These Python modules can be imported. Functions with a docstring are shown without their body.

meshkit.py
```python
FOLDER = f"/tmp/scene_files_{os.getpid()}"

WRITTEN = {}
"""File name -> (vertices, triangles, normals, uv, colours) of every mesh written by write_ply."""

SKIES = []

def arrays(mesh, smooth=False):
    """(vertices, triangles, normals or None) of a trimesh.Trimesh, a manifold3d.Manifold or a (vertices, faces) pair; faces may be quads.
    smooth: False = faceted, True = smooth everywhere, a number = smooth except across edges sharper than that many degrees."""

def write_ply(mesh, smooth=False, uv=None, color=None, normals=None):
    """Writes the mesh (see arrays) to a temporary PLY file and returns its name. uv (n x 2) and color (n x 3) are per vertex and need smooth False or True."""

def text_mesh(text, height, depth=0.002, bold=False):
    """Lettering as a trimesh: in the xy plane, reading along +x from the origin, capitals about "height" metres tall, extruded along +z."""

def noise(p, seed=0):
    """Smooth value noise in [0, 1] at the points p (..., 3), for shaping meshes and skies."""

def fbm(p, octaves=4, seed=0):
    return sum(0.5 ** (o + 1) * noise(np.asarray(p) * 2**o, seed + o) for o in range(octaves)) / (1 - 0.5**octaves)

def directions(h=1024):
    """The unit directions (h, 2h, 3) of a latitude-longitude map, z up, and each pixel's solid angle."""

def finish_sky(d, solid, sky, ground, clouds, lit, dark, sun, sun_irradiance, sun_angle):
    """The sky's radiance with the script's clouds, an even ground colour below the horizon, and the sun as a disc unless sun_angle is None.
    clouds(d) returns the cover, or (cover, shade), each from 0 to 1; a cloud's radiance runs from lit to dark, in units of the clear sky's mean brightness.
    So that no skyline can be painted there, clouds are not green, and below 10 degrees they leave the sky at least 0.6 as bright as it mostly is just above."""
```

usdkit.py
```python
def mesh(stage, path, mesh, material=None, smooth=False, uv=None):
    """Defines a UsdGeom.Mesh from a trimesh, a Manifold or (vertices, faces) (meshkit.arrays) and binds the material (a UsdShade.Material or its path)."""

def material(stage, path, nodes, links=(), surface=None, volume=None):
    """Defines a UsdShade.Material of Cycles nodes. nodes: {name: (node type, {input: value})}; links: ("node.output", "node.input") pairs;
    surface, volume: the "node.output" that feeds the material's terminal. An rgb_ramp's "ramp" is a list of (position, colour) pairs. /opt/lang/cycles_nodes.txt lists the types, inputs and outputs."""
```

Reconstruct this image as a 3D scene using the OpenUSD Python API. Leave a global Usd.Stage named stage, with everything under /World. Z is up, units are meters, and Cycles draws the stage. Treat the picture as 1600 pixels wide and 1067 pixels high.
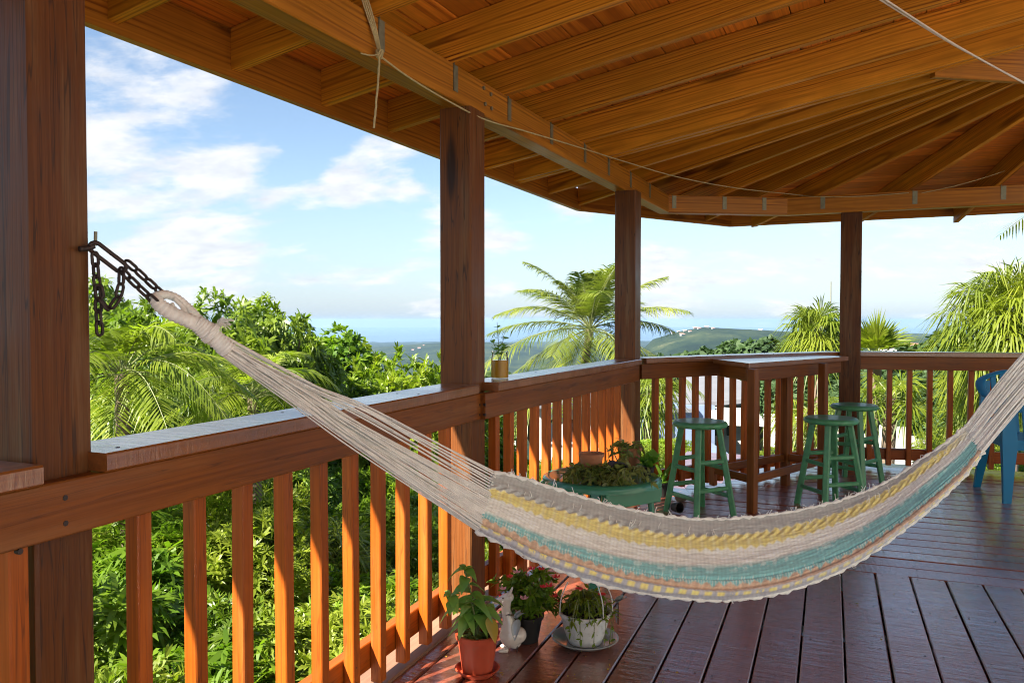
import math, random
import numpy as np, trimesh, usdkit, meshkit
from pxr import Usd, UsdGeom, UsdLux, UsdShade, Sdf, Gf, Vt

RNG = np.random.default_rng(7)
random.seed(7)
stage = Usd.Stage.CreateInMemory()
UsdGeom.SetStageUpAxis(stage, UsdGeom.Tokens.z)
UsdGeom.SetStageMetersPerUnit(stage, 1.0)
UsdGeom.Xform.Define(stage, '/World')
UsdGeom.Scope.Define(stage, '/World/Looks')
T = Sdf.ValueTypeNames

# ------------------------------------------------------------------ camera, sky, sun, exposure
EYE, FPX, PITCH = np.array([0, 0, 1.2]), 1240.0, math.atan((533.5 - 500) / 1240.0)
EXPOSURE = 2.05
SUN_AZ, SUN_EL = math.radians(-133), math.radians(41)      # azimuth from +y towards +x
SKY_STRENGTH, SUN_INTENSITY = 0.05, 1.25
SUN_DIR = np.array([math.sin(SUN_AZ) * math.cos(SUN_EL), math.cos(SUN_AZ) * math.cos(SUN_EL), math.sin(SUN_EL)])

cam = UsdGeom.Camera.Define(stage, '/World/camera')
cam.CreateHorizontalApertureAttr(36.0); cam.CreateVerticalApertureAttr(36.0 * 682 / 1024)
cam.CreateFocalLengthAttr(36.0 * FPX / 1600)
cam.CreateClippingRangeAttr(Gf.Vec2f(0.05, 80000))
cam.CreateExposureAttr(EXPOSURE)
cam.AddTranslateOp().Set(Gf.Vec3d(*EYE)); cam.AddRotateXOp().Set(90 - math.degrees(PITCH))


def mat(name, nodes, links, surface='p.BSDF', volume=None):
    return usdkit.material(stage, '/World/Looks/' + name, nodes, links, surface=surface, volume=volume)


# ---- sky dome: physical sky with clouds
def puff(n, d, lo, hi):
    """nodes giving 0..1 near direction d (inside angle lo full, outside hi none; cosines)."""
    return ({n + 'd': ('vector_math', {'math_type': 'dot_product', 'vector2': d}),
             n + 'r': ('map_range', {'range_type': 'smoothstep', 'from_min': hi, 'from_max': lo, 'clamp': True})},
            [('dir.vector', n + 'd.vector1'), (n + 'd.value', n + 'r.value')])


def raydir(px, py):
    fwd = np.array([0, math.cos(PITCH), -math.sin(PITCH)]); up = np.array([0, math.sin(PITCH), math.cos(PITCH)])
    d = fwd * FPX + np.array([1.0, 0, 0]) * (px - 800) - up * (py - 533.5)
    return d / np.linalg.norm(d)


def at(px, py, z=0.0):
    """Point of the horizontal plane at height z seen at a pixel of the 1600 px wide photograph."""
    d = raydir(px, py); return EYE + d * (z - EYE[2]) / d[2]


def deep(px, py, y):
    """Point at distance y in front of the camera."""
    d = raydir(px, py); return EYE + d * y / d[1]


nodes = {'tc': ('texture_coordinate', {}),
         'dir': ('vector_math', {'math_type': 'normalize'}),
         'sx': ('separate_xyz', {}),
         'zz': ('math', {'math_type': 'add', 'value2': 0.34}),
         'px': ('math', {'math_type': 'divide'}), 'py': ('math', {'math_type': 'divide'}),
         'cv': ('combine_xyz', {'z': 0.0}),
         'map': ('mapping', {'scale': (0.9, 1.3, 1.0), 'location': (3.4, 1.3, 0.0)}),
         'n1': ('noise_texture', {'scale': 3.0, 'detail': 9, 'roughness': 0.58, 'distortion': 0.15}),
         'n2': ('noise_texture', {'scale': 9.0, 'detail': 6, 'roughness': 0.6}),
         'sky': ('sky_texture', {'sky_type': 'single_scattering', 'sun_disc': False, 'sun_elevation': SUN_EL, 'sun_rotation': SUN_AZ, 'altitude': 240.0, 'air_density': 1.0, 'aerosol_density': 1.0, 'ozone_density': 1.6}),
         'sum': ('math', {'math_type': 'add'}), 'sum2': ('math', {'math_type': 'add'}), 'sum3': ('math', {'math_type': 'add'}),
         'band': ('map_range', {'from_min': 0.02, 'from_max': 0.33, 'to_min': 0.055, 'to_max': -0.005, 'clamp': True}),
         'cov': ('map_range', {'range_type': 'smoothstep', 'from_min': 0.54, 'from_max': 0.70, 'to_min': 0.0, 'to_max': 0.93, 'clamp': True}),
         'shade': ('rgb_ramp', {'ramp': [(0.0, (0.55, 0.60, 0.68)), (0.45, (0.85, 0.88, 0.93)), (0.62, (1.0, 1.0, 1.0)), (1.0, (1.0, 1.0, 1.0))]}),
         'cl': ('vector_math', {'math_type': 'scale', "scale": 5.3}),
         'hz': ('map_range', {'range_type': 'smoothstep', 'from_min': 0.0, 'from_max': 0.20, 'to_min': 0.5, 'to_max': 0.0, 'clamp': True}),
         'hzmix': ('mix_color', {'b': (2.5, 3.5, 4.9), 'use_clamp': False}),
         'mix': ('mix_color', {'use_clamp': False}),
         'bg': ('background_shader', {'strength': SKY_STRENGTH})}
links = [('tc.generated', 'dir.vector1'), ('dir.vector', 'sx.vector'), ('sx.z', 'zz.value1'), ('sx.x', 'px.value1'), ('zz.value', 'px.value2'),
         ('sx.y', 'py.value1'), ('zz.value', 'py.value2'), ('px.value', 'cv.x'), ('py.value', 'cv.y'), ('cv.vector', 'map.vector'),
         ('map.vector', 'n1.vector'), ('map.vector', 'n2.vector'), ('sx.z', 'band.value'), ('n1.fac', 'sum.value1'), ('band.result', 'sum.value2'),
         ('sum.value', 'sum2.value1'), ('sum2.value', 'cov.value'),
         ('n2.fac', 'sum3.value1'), ('n2.fac', 'shade.fac'), ('shade.color', 'cl.vector1'), ('sx.z', 'hz.value'), ('hz.result', 'hzmix.fac'), ('sky.color', 'hzmix.a'),
         ('hzmix.result', 'mix.a'), ('cl.vector', 'mix.b'), ('cov.result', 'mix.fac'), ('mix.result', 'bg.color')]
prev = None
PUFFS = [((215, 190), 0.9955, 0.978, 0.07), ((190, 330), 0.9975, 0.985, 0.07), ((585, 265), 0.9995, 0.9972, 0.17), ((420, 345), 0.9985, 0.993, 0.13),
         ((1120, 400), 0.998, 0.988, 0.06), ((1450, 390), 0.998, 0.988, 0.07), ((820, 350), 0.9985, 0.992, 0.08), ((1250, 440), 0.999, 0.985, -0.035), ((470, 250), 0.996, 0.983, -0.13), ((930, 300), 0.999, 0.99, -0.03),
         ((360, 200), 0.9994, 0.996, 0.12)]
for i, ((x, y), lo, hi, w) in enumerate(PUFFS):
    n, l = puff(f'f{i}', tuple(raydir(x, y)), lo, hi)
    n[f'f{i}w'] = ('math', {'math_type': 'multiply', 'value2': w})
    n[f'f{i}s'] = ('math', {'math_type': 'add', 'value1': 0.0, 'value2': 0.0})
    l += [(f'f{i}r.result', f'f{i}w.value1'), (f'f{i}w.value', f'f{i}s.value1')]
    if prev: l.append((prev, f'f{i}s.value2'))
    prev = f'f{i}s.value'
    nodes.update(n); links += l
links.append((prev, 'sum2.value2'))
skymat = mat('sky', nodes, links, surface='bg.background')
dome = UsdLux.DomeLight.Define(stage, '/World/sky')
UsdShade.MaterialBindingAPI.Apply(dome.GetPrim()).Bind(skymat)
dome.GetPrim().SetCustomDataByKey('kind', 'structure')
dome.GetPrim().SetCustomDataByKey('label', 'pale blue sky with scattered white clouds over the sea')
sun = UsdLux.DistantLight.Define(stage, '/World/sun')
sun.CreateIntensityAttr(SUN_INTENSITY); sun.CreateAngleAttr(0.5); sun.CreateNormalizeAttr(True); sun.CreateColorAttr(Gf.Vec3f(1.0, 0.93, 0.82))
sun.AddRotateZOp().Set(-math.degrees(SUN_AZ)); sun.AddRotateXOp().Set(-(90 - math.degrees(SUN_EL)))

# ------------------------------------------------------------------ scene helpers
USED = {}


def numbered(parent, name):
    k = USED.get((parent, name), 0); USED[(parent, name)] = k + 1
    return name if k == 0 else f'{name}_{k:03d}'


def custom(p, label=None, category=None, group=None, kind=None):
    p = p.GetPrim()
    for k, v in (('label', label), ('category', category), ('group', group), ('kind', kind)):
        if v: p.SetCustomDataByKey(k, v)
    return p


def path_of(parent):
    return '/World' if parent is None else str(parent.GetPrim().GetPath())


def thing(name, label, category=None, group=None, kind=None, loc=(0, 0, 0), rot=0.0):
    x = UsdGeom.Xform.Define(stage, '/World/' + numbered('/World', name))
    if any(loc) or rot:
        x.AddTranslateOp().Set(Gf.Vec3d(*map(float, loc))); x.AddRotateZOp().Set(float(rot))
    return custom(x, label, category, group, kind)


def add(name, mesh, material, parent=None, smooth=False, gr=None, col=None, label=None, category=None, group=None, kind=None):
    """ONE Mesh prim under parent. gr: per-vertex grain coordinates, col: per-vertex weave colour (faceted or smooth=True only)."""
    pp = path_of(parent)
    path = pp + '/' + numbered(pp, name)
    m = usdkit.mesh(stage, path, mesh, material, smooth=smooth)
    api = UsdGeom.PrimvarsAPI(m)
    if gr is not None:
        api.CreatePrimvar('grain', T.Vector3fArray, 'vertex').Set(Vt.Vec3fArray.FromNumpy(np.asarray(gr, np.float32)))
    if col is not None:
        api.CreatePrimvar('weave', T.Color3fArray, 'vertex').Set(Vt.Vec3fArray.FromNumpy(np.asarray(col, np.float32)))
    return custom(m, label, category, group, kind)


def copy_of(src, loc, rot=0.0, scale=1.0, label=None, group=None, name=None):
    nm = name or src.GetName()
    nm = nm.rsplit('_', 1)[0] if nm.rsplit('_', 1)[-1].isdigit() else nm
    x = UsdGeom.Xform.Define(stage, '/World/' + numbered('/World', nm))
    p = x.GetPrim(); p.GetReferences().AddInternalReference(src.GetPath()); p.SetInstanceable(True)
    place(p, loc, rot, scale)
    was = src.GetCustomData()
    custom(p, label or was.get('label'), was.get('category'), group or was.get('group'))
    return p


def place(p, loc, rot=0.0, scale=1.0):
    x = UsdGeom.Xformable(p); x.ClearXformOpOrder()
    sc = np.broadcast_to(scale, 3)
    x.MakeMatrixXform().Set(Gf.Matrix4d(1.0).SetScale(Gf.Vec3d(*map(float, sc))) * Gf.Matrix4d(1.0).SetRotate(Gf.Rotation(Gf.Vec3d(0, 0, 1), float(rot))) * Gf.Matrix4d(1.0).SetTranslate(Gf.Vec3d(*map(float, loc))))


def unit(v):
    v = np.asarray(v, float); return v / max(np.linalg.norm(v), 1e-12)


def board(a, b, w, h, side=None, bev=0.003, cut0=None, cut1=None):
    """A straight timber from a to b (axis through the section centre). side: direction of the width w; h is along the third axis.
    cut0, cut1: plan direction of the end faces (for mitred ends). Returns ((v, f), grain)."""
    a, b = np.asarray(a, float), np.asarray(b, float)
    x = unit(b - a)
    s = np.asarray(side if side is not None else np.cross([0, 0, 1.0], x), float)
    s = unit(s - x * (s @ x)); u = np.cross(x, s)
    w2, h2 = w / 2, h / 2
    prof = np.array([(-w2 + bev, -h2), (w2 - bev, -h2), (w2, -h2 + bev), (w2, h2 - bev), (w2 - bev, h2), (-w2 + bev, h2), (-w2, h2 - bev), (-w2, -h2 + bev)])
    vs, gs = [], []
    L = np.linalg.norm(b - a)
    for end, base, t, cut in ((0, a, 0.0, cut0), (1, b, L, cut1)):
        for p, q in prof:
            off = 0.0
            if cut is not None:      # slide along the axis so that the end lies in a vertical plane that contains 'cut'
                n = unit(np.cross(cut, [0, 0, 1.0])); d = s * p + u * q
                off = -(d @ n) / (x @ n)
            vs.append(base + s * p + u * q + x * off); gs.append((t + off, p, q))
    f = []
    for i in range(8):
        j = (i + 1) % 8
        f += [(i, j, 8 + j), (i, 8 + j, 8 + i)]
    for i in range(1, 7):
        f += [(0, i + 1, i), (8, 8 + i, 8 + i + 1)]
    return (np.array(vs), np.array(f)), np.array(gs) + RNG.uniform(-9, 9, 3) * np.array([1, 0.012, 0.012])


def timber(name, mat_, parent, a, b, w, h, side=None, bev=0.003, cut0=None, cut1=None, label=None, **k):
    m, g = board(a, b, w, h, side, bev, cut0, cut1)
    return add(name, m, mat_, parent, gr=g, label=label, **k)


def tube(points, r, n=8, closed=False, caps=True):
    """(v, f) of a round tube along points; r a number or one per point."""
    p = np.asarray(points, float); k = len(p)
    r = np.broadcast_to(r, k)
    t = (np.roll(p, -1, 0) - np.roll(p, 1, 0)) if closed else np.gradient(p, axis=0)
    t /= np.maximum(np.linalg.norm(t, axis=1, keepdims=True), 1e-12)
    ref = np.array([0, 0, 1.0]) if abs(t[0][2]) < 0.9 else np.array([1.0, 0, 0])
    s = unit(np.cross(t[0], ref)); S = [s]
    for i in range(1, k):
        s = s - t[i] * (s @ t[i]); s = unit(s); S.append(s)
    S = np.array(S); U = np.cross(t, S)
    a = np.arange(n) / n * 2 * np.pi
    v = (p[:, None] + r[:, None, None] * (np.cos(a)[None, :, None] * S[:, None] + np.sin(a)[None, :, None] * U[:, None])).reshape(-1, 3)
    f = []
    for i in range(k if closed else k - 1):
        i2 = (i + 1) % k
        for j in range(n):
            j2 = (j + 1) % n
            f += [(i * n + j, i * n + j2, i2 * n + j2), (i * n + j, i2 * n + j2, i2 * n + j)]
    if caps and not closed:
        c0, c1 = len(v), len(v) + 1
        v = np.vstack([v, p[0], p[-1]])
        for j in range(n):
            f += [(c0, (j + 1) % n, j), (c1, (k - 1) * n + j, (k - 1) * n + (j + 1) % n)]
    return v, np.array(f)


def join(meshes):
    vs, fs, n = [], [], 0
    for v, f in meshes:
        v = np.asarray(v, float); f = np.asarray(f, int)
        if f.shape[1] == 4: f = np.vstack([f[:, [0, 1, 2]], f[:, [0, 2, 3]]])
        vs.append(v); fs.append(f + n); n += len(v)
    return np.vstack(vs), np.vstack(fs)


def lathe(prof, n=32, centre=(0, 0, 0)):
    prof = np.asarray(prof, float); a = np.arange(n) / n * 2 * np.pi
    v = np.stack([np.outer(prof[:, 0], np.cos(a)), np.outer(prof[:, 0], np.sin(a)), np.repeat(prof[:, 1:2], n, 1)], -1).reshape(-1, 3) + np.asarray(centre)
    f = []
    for i in range(len(prof) - 1):
        for j in range(n):
            j2 = (j + 1) % n
            f += [(i * n + j, i * n + j2, (i + 1) * n + j2), (i * n + j, (i + 1) * n + j2, (i + 1) * n + j)]
    return v, np.array(f)


def curve(pts, n=24):
    """Catmull-Rom through the points."""
    p = np.asarray(pts, float); q = np.vstack([2 * p[0] - p[1], p, 2 * p[-1] - p[-2]]); out = []
    for i in range(1, len(q) - 2):
        for t in np.linspace(0, 1, n, endpoint=False):
            a, b, c, d = q[i - 1:i + 3]
            out.append(0.5 * (2 * b + (c - a) * t + (2 * a - 5 * b + 4 * c - d) * t * t + (3 * b - a - 3 * c + d) * t ** 3))
    return np.array(out + [p[-1]])


# ------------------------------------------------------------------ materials
def wood(name, light, dark, rough=0.45, coat=0.0, rings=26.0, knots=0.6, var=0.35, bump=0.25, weather=None, coat_rough=0.12, stroke=False, coat_ior=1.5, ringk=0.8, wk=0.75, spec=0.5):
    """Sawn timber: growth rings about an axis along the grain, fine fibres, knots, tone per board."""
    n = {'at': ('attribute', {'attribute': 'grain'}), 'oi': ('object_info', {}),
         'off': ('vector_math', {'math_type': 'scale', 'scale': 1.0}),
         'm1': ('mapping', {'scale': (0.75, 5.0, 5.0)}),
         'dn': ('noise_texture', {'scale': 1.0, 'detail': 3, 'roughness': 0.5}),
         'pith': ('mapping', {'scale': (0.0, 1.0, 1.0), 'location': (0.0, 0.045, 0.06)}),
         'dv': ('vector_math', {'math_type': 'length'}),
         'radd': ('math', {'math_type': 'multiply_add', 'value2': 0.045}),
         'ringf': ('math', {'math_type': 'multiply', 'value2': 5.2 * rings}),
         'sin': ('noise_texture', {'dimensions': '1D', 'scale': 1.0, 'detail': 1.5, 'roughness': 0.5}),
         'ring': ('map_range', {'from_min': 0.36, 'from_max': 0.68, 'clamp': True}),
         'ringp': ('math', {'math_type': 'power', 'value2': 1.5}), 'ringm': ('map_range', {'from_min': 0.3, 'from_max': 0.7, 'to_min': ringk * 0.35, 'to_max': ringk * 1.2, 'clamp': True}), 'ringx': ('math', {'math_type': 'multiply'}),
         'm2': ('mapping', {'scale': (3.0, 160.0, 160.0)}),
         'fib': ('noise_texture', {'scale': 1.0, 'detail': 4, 'roughness': 0.65}),
         'm3': ('mapping', {'scale': (1.3, 8.0, 8.0)}),
         'kn': ('voronoi_texture', {'feature': 'f1', 'scale': 1.0, 'randomness': 1.0}),
         'kr': ('map_range', {'range_type': 'smoothstep', 'from_min': 0.09, 'from_max': 0.24, 'to_min': 1.0, 'to_max': 0.0, 'clamp': True}),
         'ks': ('separate_color', {}), 'kg': ('math', {'math_type': 'greater_than', 'value2': 0.62}), 'km': ('math', {'math_type': 'multiply'}),
         'kw': ('math', {'math_type': 'multiply', 'value2': knots}),
         'blot': ('noise_texture', {'scale': 3.2, 'detail': 4, 'roughness': 0.6}),
         'c1': ('mix_color', {'a': light, 'b': dark}), 'fibm': ('map_range', {'from_min': 0.3, 'from_max': 0.75, 'to_min': 0.78, 'to_max': 1.12}),
         'c2': ('vector_math', {'math_type': 'scale'}),
         'c3': ('mix_color', {'b': tuple(0.22 * np.asarray(dark))}),
         'tone': ('map_range', {'from_min': 0.0, 'from_max': 1.0, 'to_min': 1 - var, 'to_max': 1 + var}),
         'blm': ('map_range', {'from_min': 0.3, 'from_max': 0.7, 'to_min': 0.80, 'to_max': 1.15}),
         'tb': ('math', {'math_type': 'multiply'}),
         'c4': ('vector_math', {'math_type': 'scale'}),
         'hgt': ('math', {'math_type': 'add'}), 'bump': ('bump', {'strength': bump, 'distance': 0.002}),
         'rr': ('map_range', {'from_min': 0.3, 'from_max': 0.7, 'to_min': rough * 0.8, 'to_max': min(1, rough * 1.25)}),
         'p': ('principled_bsdf', {'coat_weight': coat, 'coat_roughness': coat_rough, 'coat_ior': coat_ior, 'specular_ior_level': spec})}
    l = [('at.vector', 'm1.vector'), ('m1.vector', 'dn.vector'), ('at.vector', 'pith.vector'), ('pith.vector', 'dv.vector1'),
         ('dn.fac', 'radd.value1'), ('dv.value', 'radd.value3'), ('radd.value', 'ringf.value1'), ('ringf.value', 'sin.w'), ('sin.fac', 'ring.value'), ('ring.result', 'ringp.value1'),
         ('at.vector', 'm2.vector'), ('m2.vector', 'fib.vector'), ('at.vector', 'm3.vector'), ('m3.vector', 'kn.vector'), ('kn.distance', 'kr.value'),
         ('kn.color', 'ks.color'), ('ks.r', 'kg.value1'), ('kg.value', 'km.value1'), ('kr.result', 'km.value2'), ('km.value', 'kw.value1'), ('at.vector', 'blot.vector'),
         ('ringp.value', 'ringx.value1'), ('blot.fac', 'ringm.value'), ('ringm.result', 'ringx.value2'), ('ringx.value', 'c1.fac'), ('fib.fac', 'fibm.value'), ('c1.result', 'c2.vector1'), ('fibm.result', 'c2.scale'), ('c2.vector', 'c3.a'), ('kw.value', 'c3.fac'),
         ('oi.random', 'tone.value'), ('blot.fac', 'blm.value'), ('tone.result', 'tb.value1'), ('blm.result', 'tb.value2'),
         ('c3.result', 'c4.vector1'), ('tb.value', 'c4.scale'),
         ('fib.fac', 'hgt.value1'), ('ringx.value', 'hgt.value2'), ('hgt.value', 'bump.height'), ('bump.normal', 'p.normal'),
         ('blot.fac', 'rr.value'), ('rr.result', 'p.roughness')]
    last = 'c4.vector'
    if weather:       # greyed, worn patches along the grain
        n.update({'wm': ('mapping', {'scale': (1.1, 16, 16)}), 'wn': ('noise_texture', {'scale': 1.0, 'detail': 6, 'roughness': 0.7}),
                  'wr': ('map_range', {'range_type': 'smoothstep', 'from_min': 0.47, 'from_max': 0.72, 'to_max': wk, 'clamp': True}), 'wc': ('mix_color', {'b': weather})})
        l += [('at.vector', 'wm.vector'), ('wm.vector', 'wn.vector'), ('wn.fac', 'wr.value'), (last, 'wc.a'), ('wr.result', 'wc.fac')]
        last = 'wc.result'
        n.update({'qm': ('mapping', {'scale': (1.6, 42, 42)}), 'qn': ('noise_texture', {'scale': 1.0, 'detail': 2, 'distortion': 0.4}), 'qs': ('math', {'math_type': 'subtract', 'value2': 0.5}), 'qa': ('math', {'math_type': 'absolute'}),
                  'qr': ('map_range', {'from_min': 0.004, 'from_max': 0.016, 'to_min': 0.9 * wk, 'to_max': 0.0, 'clamp': True}), 'qc': ('mix_color', {'b': (0.02, 0.010, 0.006)})})
        l += [('at.vector', 'qm.vector'), ('qm.vector', 'qn.vector'), ('qn.fac', 'qs.value1'), ('qs.value', 'qa.value1'), ('qa.value', 'qr.value'), (last, 'qc.a'), ('qr.result', 'qc.fac')]
        last = 'qc.result'
    if stroke:        # brush marks across the boards and small scuffs, in the varnish
        n.update({'sm': ('mapping', {'scale': (46.0, 7.0, 7.0)}), 'sn': ('noise_texture', {'scale': 1.0, 'detail': 5, 'roughness': 0.6, 'distortion': 0.8}),
                  'sb': ('bump', {'strength': 0.55, 'distance': 0.004}), 'sk': ('voronoi_texture', {'feature': 'f1', 'scale': 17.0}),
                  'sr': ('map_range', {'from_min': 0.035, 'from_max': 0.06, 'to_min': 0.85, 'to_max': 0.0, 'clamp': True}), 'sc': ('mix_color', {'b': (0.012, 0.006, 0.005)})})
        l += [('at.vector', 'sm.vector'), ('sm.vector', 'sn.vector'), ('sn.fac', 'sb.height'), ('sb.normal', 'p.coat_normal'), ('sb.normal', 'bump.normal'),
              ('at.vector', 'sk.vector'), ('sk.distance', 'sr.value'), (last, 'sc.a'), ('sr.result', 'sc.fac')]
        last = 'sc.result'
        n.update({'dg': ('geometry', {}), 'dw': ('noise_texture', {'scale': 1.7, 'detail': 7, 'roughness': 0.68}), 'dwr': ('map_range', {'range_type': 'smoothstep', 'from_min': 0.48, 'from_max': 0.72, 'to_max': 0.55, 'clamp': True}), 'dwc': ('mix_color', {'b': (0.21, 0.085, 0.055)}),
                  'dcr': ('map_range', {'from_min': 0.4, 'from_max': 0.7, 'to_min': 0.13, 'to_max': 0.34})})
        l += [('dg.position', 'dw.vector'), ('dw.fac', 'dwr.value'), (last, 'dwc.a'), ('dwr.result', 'dwc.fac'), ('dw.fac', 'dcr.value'), ('dcr.result', 'p.coat_roughness')]
        last = 'dwc.result'
    l.append((last, 'p.base_color'))
    return mat(name, n, l)


W_RAFTER = wood('rafter_pine', (0.62, 0.25, 0.020), (0.12, 0.026, 0.0025), rough=0.45, coat=0.06, var=0.22, spec=0.22)
W_CEIL = wood('ceiling_pine', (0.70, 0.22, 0.020), (0.34, 0.075, 0.006), rough=0.45, rings=18, knots=0.8, var=0.25, bump=0.12)
W_BEAM = wood('beam_pine', (0.44, 0.165, 0.015), (0.17, 0.044, 0.004), rough=0.42, coat=0.06, rings=20, var=0.12, spec=0.22)
W_POST = wood('post_timber', (0.135, 0.040, 0.006), (0.052, 0.013, 0.0025), rough=0.5, coat=0.04, knots=0.9, var=0.15, bump=0.5, weather=(0.17, 0.088, 0.034), ringk=0.38, spec=0.22)
W_RAIL = wood('rail_timber', (0.20, 0.056, 0.006), (0.085, 0.020, 0.0025), rough=0.42, coat=0.08, rings=18, var=0.12, coat_rough=0.2, ringk=0.45, weather=(0.26, 0.115, 0.04), wk=0.4, spec=0.22)
W_CAP = wood('cap_timber', (0.24, 0.078, 0.016), (0.13, 0.036, 0.008), rough=0.3, coat=1.0, rings=16, var=0.08, coat_rough=0.22, coat_ior=1.5, ringk=0.35, stroke=True)
W_BAL = wood('baluster_timber', (0.40, 0.088, 0.007), (0.19, 0.034, 0.003), rough=0.42, coat=0.08, rings=20, var=0.14, coat_rough=0.2, ringk=0.4, weather=(0.44, 0.16, 0.045), wk=0.4, spec=0.22)
W_DECK = wood('deck_timber', (0.20, 0.044, 0.020), (0.11, 0.021, 0.011), rough=0.33, coat=1.0, rings=14, knots=0.5, var=0.22, bump=0.25, coat_rough=0.21, stroke=True, coat_ior=2.3, ringk=0.35)
W_EDGE = wood('edge_timber', (0.30, 0.16, 0.095), (0.22, 0.105, 0.06), rough=0.6, rings=16, var=0.1, ringk=0.4)


def plain(name, color, rough=0.5, var=0.12, scale=8.0, metallic=0.0, bump=0.0, bscale=60.0, coat=0.0, translucent=0.0, dirt=None, spec=0.5):
    n = {'tc': ('texture_coordinate', {}), 'ns': ('noise_texture', {'scale': scale, 'detail': 5, 'roughness': 0.6}),
         'mr': ('map_range', {'from_min': 0.25, 'from_max': 0.75, 'to_min': 1 - var, 'to_max': 1 + var}),
         'c': ('vector_math', {'math_type': 'scale', 'vector1': color}),
         'rr': ('map_range', {'from_min': 0.3, 'from_max': 0.7, 'to_min': rough * 0.85, 'to_max': min(1.0, rough * 1.2)}),
         'p': ('principled_bsdf', {'metallic': metallic, 'coat_weight': coat, 'coat_roughness': 0.1, 'specular_ior_level': spec})}
    l = [('tc.object', 'ns.vector'), ('ns.fac', 'mr.value'), ('mr.result', 'c.scale'), ('ns.fac', 'rr.value'), ('rr.result', 'p.roughness')]
    last = 'c.vector'
    if dirt:
        n.update({'dn': ('noise_texture', {'scale': scale * 2.7, 'detail': 7, 'roughness': 0.7}), 'dr': ('map_range', {'range_type': 'smoothstep', 'from_min': 0.52, 'from_max': 0.75, 'to_max': 0.6, 'clamp': True}), 'dm': ('mix_color', {'b': dirt})})
        l += [('tc.object', 'dn.vector'), ('dn.fac', 'dr.value'), (last, 'dm.a'), ('dr.result', 'dm.fac')]; last = 'dm.result'
    l.append((last, 'p.base_color'))
    if bump:
        n.update({'bn': ('noise_texture', {'scale': bscale, 'detail': 4}), 'b': ('bump', {'strength': bump, 'distance': 0.004})})
        l += [('tc.object', 'bn.vector'), ('bn.fac', 'b.height'), ('b.normal', 'p.normal')]
    return mat(name, n, l)


def leaf_mat(name, c0, c1, c2, trans=0.5, rough=0.42, big=1.2, gain=1.0):
    """Leaves: tone per leaf and in clumps, light passing through."""
    n = {'g': ('geometry', {}), 'ns': ('noise_texture', {'scale': big, 'detail': 3}),
         'mx': ('math', {'math_type': 'multiply_add', 'value2': 0.55}), 'nm': ('map_range', {'from_min': 0.3, 'from_max': 0.72, 'to_min': 0.0, 'to_max': 0.62, 'clamp': True}),
         'rp': ('rgb_ramp', {'ramp': [(0.0, c0), (0.5, c1), (0.92, c2), (1.0, c2)]}),
         'tb': ('mix_color', {'blend_type': 'multiply', 'fac': 1.0, 'b': (1.15, 1.3, 0.5), 'use_clamp': False}),
         'p': ('principled_bsdf', {'roughness': rough, 'specular_ior_level': 0.55}), 't': ('translucent_bsdf', {}), 'm': ('mix_closure', {'fac': trans})}
    l = [('g.position', 'ns.vector'), ('ns.fac', 'nm.value'), ('g.random_per_island', 'mx.value1'), ('nm.result', 'mx.value3'), ('mx.value', 'rp.fac'),
         ('rp.color', 'p.base_color'), ('rp.color', 'tb.a'), ('tb.result', 't.color'), ('p.BSDF', 'm.closure1'), ('t.BSDF', 'm.closure2')]
    return mat(name, n, l, surface='m.closure')


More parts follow.
